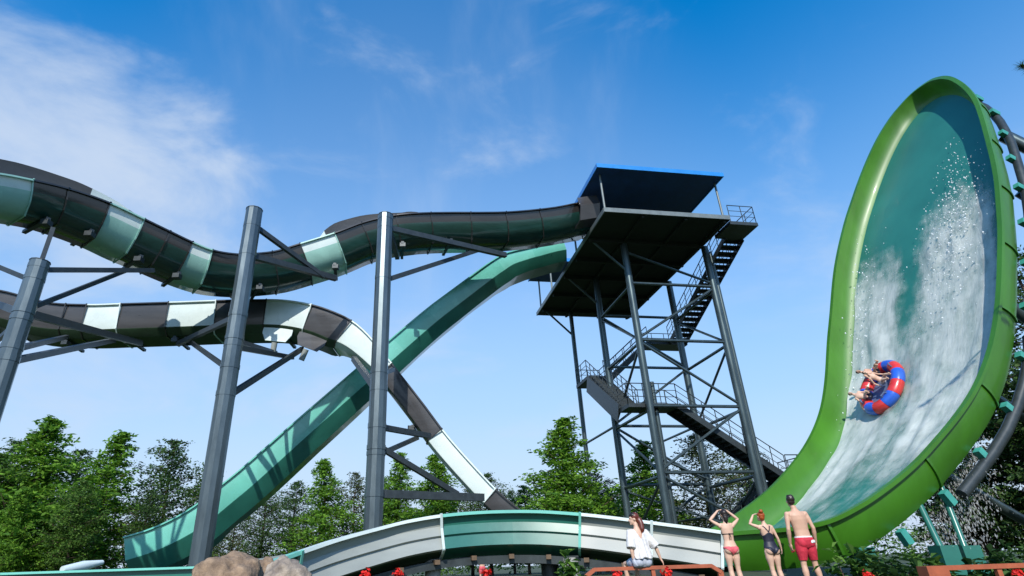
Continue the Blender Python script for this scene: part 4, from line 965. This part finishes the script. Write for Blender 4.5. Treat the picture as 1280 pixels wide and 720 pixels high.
TREES = [
    (62, 524, 42, 'a', 1.25, 'tallest bright green tree at the far left, behind the trough'),
    (-2, 566, 40, 'c', 1.05, 'rounded tree cut by the left edge of the picture'),
    (150, 540, 43, 'b', 1.25, 'slim pointed tree second from the left group, before the darker one'),
    (222, 548, 46, 'd', 1.0, 'dark bushy tree just left of the first tall post'),
    (108, 600, 39, 'c', .9, 'low mid green tree in front of the two tall left trees'),
    (190, 610, 41, 'd', .9, 'low dark tree behind the end of the teal slide'),
    (30, 610, 38, 'a', .9, 'low bright tree at bottom left behind the trough'),
    (335, 606, 44, 'd', 1.0, 'dark tree low between the teal slide and the low flume'),
    (298, 628, 46, 'e', .9, 'olive tree below the teal slide behind the rocks'),
    (408, 573, 46, 'b', 1.1, 'light green pointed tree left of the second tall post'),
    (445, 590, 50, 'e', 1.0, 'thin olive tree touching the second tall post'),
    (500, 566, 47, 'b', 1.0, 'bright pointed tree just right of the second tall post'),
    (546, 568, 46, 'a', 1.1, 'bright tree framed by the post arms and the white drop section'),
    (588, 604, 50, 'e', .95, 'olive tree behind the foot of the drop slide'),
    (638, 612, 54, 'd', .8, 'small dark tree between the drop slide and the big round tree'),
    (700, 522, 37, 'a', 1.2, 'big bright tree standing alone left of the tower legs'),
    (800, 552, 42, 'b', 1.25, 'bright feathery tree seen through the tower legs'),
    (868, 540, 40, 'e', 1.15, 'olive tree with open crown behind the tower stairs'),
    (925, 566, 42, 'd', 1.1, 'dark tree behind the right tower leg'),
    (760, 612, 48, 'c', 1.0, 'low tree at the left foot of the tower'),
    (835, 622, 46, 'd', 1.1, 'low dark tree at the centre foot of the tower'),
    (25, 548, 45, 'd', 1.0, 'dark tree filling the gap left of the tallest left tree'),
    (105, 560, 47, 'd', 1.0, 'dark tree between the two pointed left trees'),
    (262, 592, 48, 'c', 1.0, 'rounded tree showing just right of the first tall post'),
    (372, 600, 50, 'd', 1.0, 'dark tree between the teal slide and the light pointed tree'),
    (478, 598, 49, 'c', .9, 'rounded mid green tree directly behind the second tall post'),
    (610, 590, 49, 'd', .9, 'dark tree rising beside the foot of the drop slide'),
    (655, 606, 48, 'c', .9, 'low rounded tree touching the left side of the lone bright tree'),
    (745, 590, 47, 'e', 1.0, 'olive tree between the lone bright tree and the tower legs'),
    (985, 590, 44, 'd', 1.0, 'dark tree hidden behind the edge of the wave wall'),
]
for i, a in enumerate(TREES): tree(*a, rz=i*1.3)
# scrubby hedge line far behind, nobody could count it
mb = MB(); rg = random.Random(5)
for i in range(1700):
    x = rg.uniform(-46, 60); y = rg.uniform(56, 62); leafcards(mb, V((x, y, rg.uniform(.2, 3.0 + pnoise(V((x*.15, 0, 0)))*1.8))), 12, .38, .17, rg)
tag(mb.build('hedge', M['leaf_mid'], org=(0, 58, 0), fix=False), 'far dark hedge line under the trees', 'hedge', kind='stuff')
# big dark trees on the right, behind the frame
def bigtree(bx_, by_, H, seed, label, spread, z0):
    rg = random.Random(seed); o = empty('broad_tree', (bx_, by_, 0), label, 'tree', 'large dark trees behind the wave wall')
    tk = MB(); cr = MB(); top = V((bx_-.9, by_, H))
    tk.tube([(bx_, by_, 0), (bx_-.3, by_, H*.3), (bx_-.7, by_, H*.65), top], [.30, .24, .16, .04], 10)
    for i in range(58):
        k = (i+rg.random())/58; z = z0 + (H-z0)*k; a = i*2.4+rg.gauss(0, .3); L_ = spread*(1-.55*k)*(.6+.5*rg.random())
        b = V((bx_-.9*z/H, by_, z)); e = b + V((math.cos(a)*L_, math.sin(a)*L_, rg.gauss(.1, .12)*L_)); mid = b.lerp(e, .5) + V((0, 0, .08*L_))
        tk.tube([b, mid, e], [.07*(1-k*.6), .045*(1-k*.6), .01], 6)
        n = int(L_*9)
        for j in range(n):
            u = .2+.8*(j+rg.random())/n; c = (b.lerp(mid, u*2) if u < .5 else mid.lerp(e, u*2-1)) + V((rg.gauss(0, .28), rg.gauss(0, .28), rg.gauss(0, .10)))
            tk.tube([b.lerp(e, max(.1, u-.1)), c], [.014, .006], 3, False)
            leafcards(cr, c, 15, .19, .105, rg, .45)
    tk.build('trunk', M['bark'], o, smooth=True, fix=False); cr.build('crown', M['leaf_dark'], o, fix=False)
for (px_, yt_, Y_, sd_, sp_, z0_, lab_) in ((1266, 335, 27, 3, 5.2, 1.2, 'tall dark tree at the right edge reaching highest behind the truss'), (1228, 470, 25, 9, 3.6, 1.6, 'dark tree with level branches framed under the wave wall'), (1182, 590, 27, 14, 2.8, .8, 'lower dark tree behind the foot of the wave wall'), (1312, 440, 22, 21, 3.4, 1.2, 'dark tree cut off by the right edge behind the truss')):
    g_ = atY(px_, yt_, Y_); bigtree(g_.x + .9, Y_, atY(px_, yt_, Y_).z, sd_, lab_, sp_, z0_)
# overhanging branch at the top right corner
tp = atY(1268, 84, 9.0); bp_ = V((tp.x+3.4, 9.6, 0))
o = empty('overhanging_tree', (bp_.x, bp_.y, 0), 'twig of a tree hanging into the top right corner', 'tree')
tk = MB(); cr = MB(); rg = random.Random(4)
tk.tube([bp_, bp_+V((0, 0, tp.z*.5)), bp_+V((-.1, 0, tp.z+1.2))], [.2, .15, .06], 9)
fork = bp_+V((-.06, 0, tp.z*.93)); tk.tube([fork, fork.lerp(tp, .5)+V((0, 0, .25)), tp + V((.15, 0, 0))], [.05, .03, .008], 7); tk.build('trunk', M['bark'], o, smooth=True)
for i in range(46):
    c = (tp + V((.15, 0, 0))).lerp(fork, rg.random()**1.7*.8) + V((0, 0, .04))
    for j in range(22):
        d = V((rg.gauss(-.5, .6), rg.gauss(0, .6), rg.gauss(0, .45))).normalized(); L_ = .16*(.6+.6*rg.random()); s = d.cross(V((rg.gauss(0, 1), rg.gauss(0, 1), 1))).normalized()*.006
        cr.add([c - s, c + s, c + d*L_], [(0, 1, 2)])
cr.build('needle_tuft', M['leaf_dark'], o, fix=False)

# leaking water behind the stands
sp = MB(); rg = random.Random(21); sv = MB()
spm = bpy.data.materials.new('spray'); spm.use_nodes = True
nn = spm.node_tree.nodes; ll = spm.node_tree.links; b = nn['Principled BSDF']; b.inputs['Base Color'].default_value = (.8, .83, .83, 1); b.inputs['Roughness'].default_value = .5
tr = nn.new('ShaderNodeBsdfTransparent'); mx = nn.new('ShaderNodeMixShader'); mx.inputs[0].default_value = .16
ll.new(tr.outputs[0], mx.inputs[1]); ll.new(b.outputs[0], mx.inputs[2]); ll.new(mx.outputs[0], nn['Material Output'].inputs['Surface'])
pa, pb = atY(1222, 545, 14.2), atY(1182, 690, 13.8)
for i in range(3200):
    k = rg.random()**.8; c = pa.lerp(pb, k) + V((rg.gauss(0, .12+.30*k), rg.gauss(0, .2+.2*k), rg.gauss(0, .15))); r_ = .005+.016*rg.random()**2
    sp.add([c+V((r_, 0, 0)), c+V((0, r_, 0)), c-V((r_, 0, 0)), c-V((0, r_, 0)), c+V((0, 0, r_*2.2)), c-V((0, 0, r_*2.2))], [(0, 1, 4), (1, 2, 4), (2, 3, 4), (3, 0, 4), (1, 0, 5), (2, 1, 5), (3, 2, 5), (0, 3, 5)])
tag(sp.build('spray', spm, org=pb, fix=False), 'fine spray of water falling behind the teal stands', 'spray', kind='stuff')

# ------------------------------------------------------------------ ground
mb = MB(); mb.add([(-3000, -3000, 0), (3000, -3000, 0), (3000, 3000, 0), (-3000, 3000, 0)], [(0, 1, 2, 3)])
tag(mb.build('ground', M['ground']), 'grassy ground under the slides', 'ground', kind='structure')

# ------------------------------------------------------------------ light and sky
SUN = V((-.06, -.72, .58)).normalized()
el = math.asin(SUN.z); azs = math.atan2(SUN.x, SUN.y)
sd = bpy.data.lights.new('sun', 'SUN'); sd.energy = 3.6; sd.angle = R(.5); sd.color = (1, .95, .87)
so = bpy.data.objects.new('sun', sd); COL.objects.link(so); so.rotation_euler = SUN.to_track_quat('Z', 'Y').to_euler()
w = bpy.data.worlds.new('World'); scene.world = w; w.use_nodes = True; n = w.node_tree.nodes; l = w.node_tree.links
bg = n['Background']; sky = n.new('ShaderNodeTexSky'); sky.sky_type = 'NISHITA'; sky.sun_disc = False; sky.sun_elevation = el; sky.sun_rotation = azs
sky.air_density = 1.3; sky.dust_density = .6; sky.ozone_density = 3.5; sky.altitude = 100
hs_ = n.new('ShaderNodeHueSaturation'); hs_.inputs['Saturation'].default_value = 1.75; hs_.inputs['Value'].default_value = 1.33; l.new(sky.outputs[0], hs_.inputs['Color'])
tc = n.new('ShaderNodeTexCoord')
def cloudmask(px, py, rad, soft):
    d = ray(px, py).normalized(); dp = n.new('ShaderNodeVectorMath'); dp.operation = 'DOT_PRODUCT'; l.new(tc.outputs['Generated'], dp.inputs[0]); dp.inputs[1].default_value = d
    mr = n.new('ShaderNodeMapRange'); mr.interpolation_type = 'SMOOTHSTEP'; mr.inputs['From Min'].default_value = math.cos(R(rad+soft)); mr.inputs['From Max'].default_value = math.cos(R(max(0, rad-soft))); l.new(dp.outputs['Value'], mr.inputs['Value']); return mr.outputs['Result']
def math_(op, a, b):
    m = n.new('ShaderNodeMath'); m.operation = op
    for i, q in enumerate((a, b)):
        if isinstance(q, (int, float)): m.inputs[i].default_value = q
        else: l.new(q, m.inputs[i])
    return m.outputs[0]
nz = n.new('ShaderNodeTexNoise'); nz.inputs['Scale'].default_value = 4.5; nz.inputs['Detail'].default_value = 10; nz.inputs['Roughness'].default_value = .58; nz.inputs['Distortion'].default_value = .35
mpn = n.new('ShaderNodeMapping'); mpn.inputs['Rotation'].default_value = (0, R(35), 0); mpn.inputs['Scale'].default_value = (.8, 1, 1.7); l.new(tc.outputs['Generated'], mpn.inputs[0]); l.new(mpn.outputs[0], nz.inputs['Vector'])
nz2 = n.new('ShaderNodeTexNoise'); nz2.inputs['Scale'].default_value = 3.; nz2.inputs['Detail'].default_value = 8; nz2.inputs['Roughness'].default_value = .55
mp2 = n.new('ShaderNodeMapping'); mp2.inputs['Rotation'].default_value = (0, R(-35), 0); mp2.inputs['Scale'].default_value = (2.2, 1, .55); l.new(tc.outputs['Generated'], mp2.inputs[0]); l.new(mp2.outputs[0], nz2.inputs['Vector'])
msk = math_('MAXIMUM', cloudmask(15, 165, 6, 7), math_('MULTIPLY', cloudmask(170, 235, 5, 8), .7))
msk = math_('MAXIMUM', msk, math_('MULTIPLY', cloudmask(140, 350, 8, 10), .5))
msk = math_('MAXIMUM', msk, math_('MULTIPLY', cloudmask(408, 0, .2, 1.3), .22))
cl = n.new('ShaderNodeMapRange'); cl.interpolation_type = 'SMOOTHSTEP'; cl.inputs['From Min'].default_value = .42; cl.inputs['From Max'].default_value = 1.05
l.new(math_('ADD', math_('MULTIPLY', msk, .52), math_('SUBTRACT', math_('MULTIPLY', nz.outputs['Fac'], 1.35), .27)), cl.inputs['Value'])
cir = n.new('ShaderNodeMapRange'); cir.interpolation_type = 'SMOOTHSTEP'; cir.inputs['From Min'].default_value = .5; cir.inputs['From Max'].default_value = .95; cir.inputs['To Max'].default_value = .26; l.new(nz2.outputs['Fac'], cir.inputs['Value'])
sep = n.new('ShaderNodeSeparateXYZ'); l.new(tc.outputs['Generated'], sep.inputs[0])
hz = n.new('ShaderNodeMapRange'); hz.interpolation_type = 'SMOOTHSTEP'; hz.inputs['From Min'].default_value = -.02; hz.inputs['From Max'].default_value = .76; hz.inputs['To Min'].default_value = .98; hz.inputs['To Max'].default_value = 0; l.new(sep.outputs['Z'], hz.inputs['Value'])
mxh = n.new('ShaderNodeMixRGB'); l.new(hz.outputs[0], mxh.inputs[0]); l.new(hs_.outputs[0], mxh.inputs[1]); mxh.inputs[2].default_value = (3.3, 4.05, 5.3, 1)
veil = math_('MULTIPLY', cloudmask(520, 340, 18, 17), .16)
tot = math_('MINIMUM', math_('ADD', math_('ADD', math_('MULTIPLY', cl.outputs[0], .8), cir.outputs[0]), veil), .95)
mxc = n.new('ShaderNodeMixRGB'); l.new(tot, mxc.inputs[0]); l.new(mxh.outputs[0], mxc.inputs[1]); mxc.inputs[2].default_value = (3.6, 4.2, 5.1, 1)
l.new(mxc.outputs[0], bg.inputs['Color']); bg.inputs['Strength'].default_value = .13

vs_ = scene.view_settings; vs_.view_transform = 'Standard'; vs_.look = 'None'; vs_.gamma = 1; vs_.use_curve_mapping = False; vs_.exposure = .45
scene.cycles.use_denoising = True; scene.cycles.transparent_max_bounces = 12; scene.cycles.max_bounces = 6
scene.cycles.caustics_reflective = False; scene.cycles.caustics_refractive = False
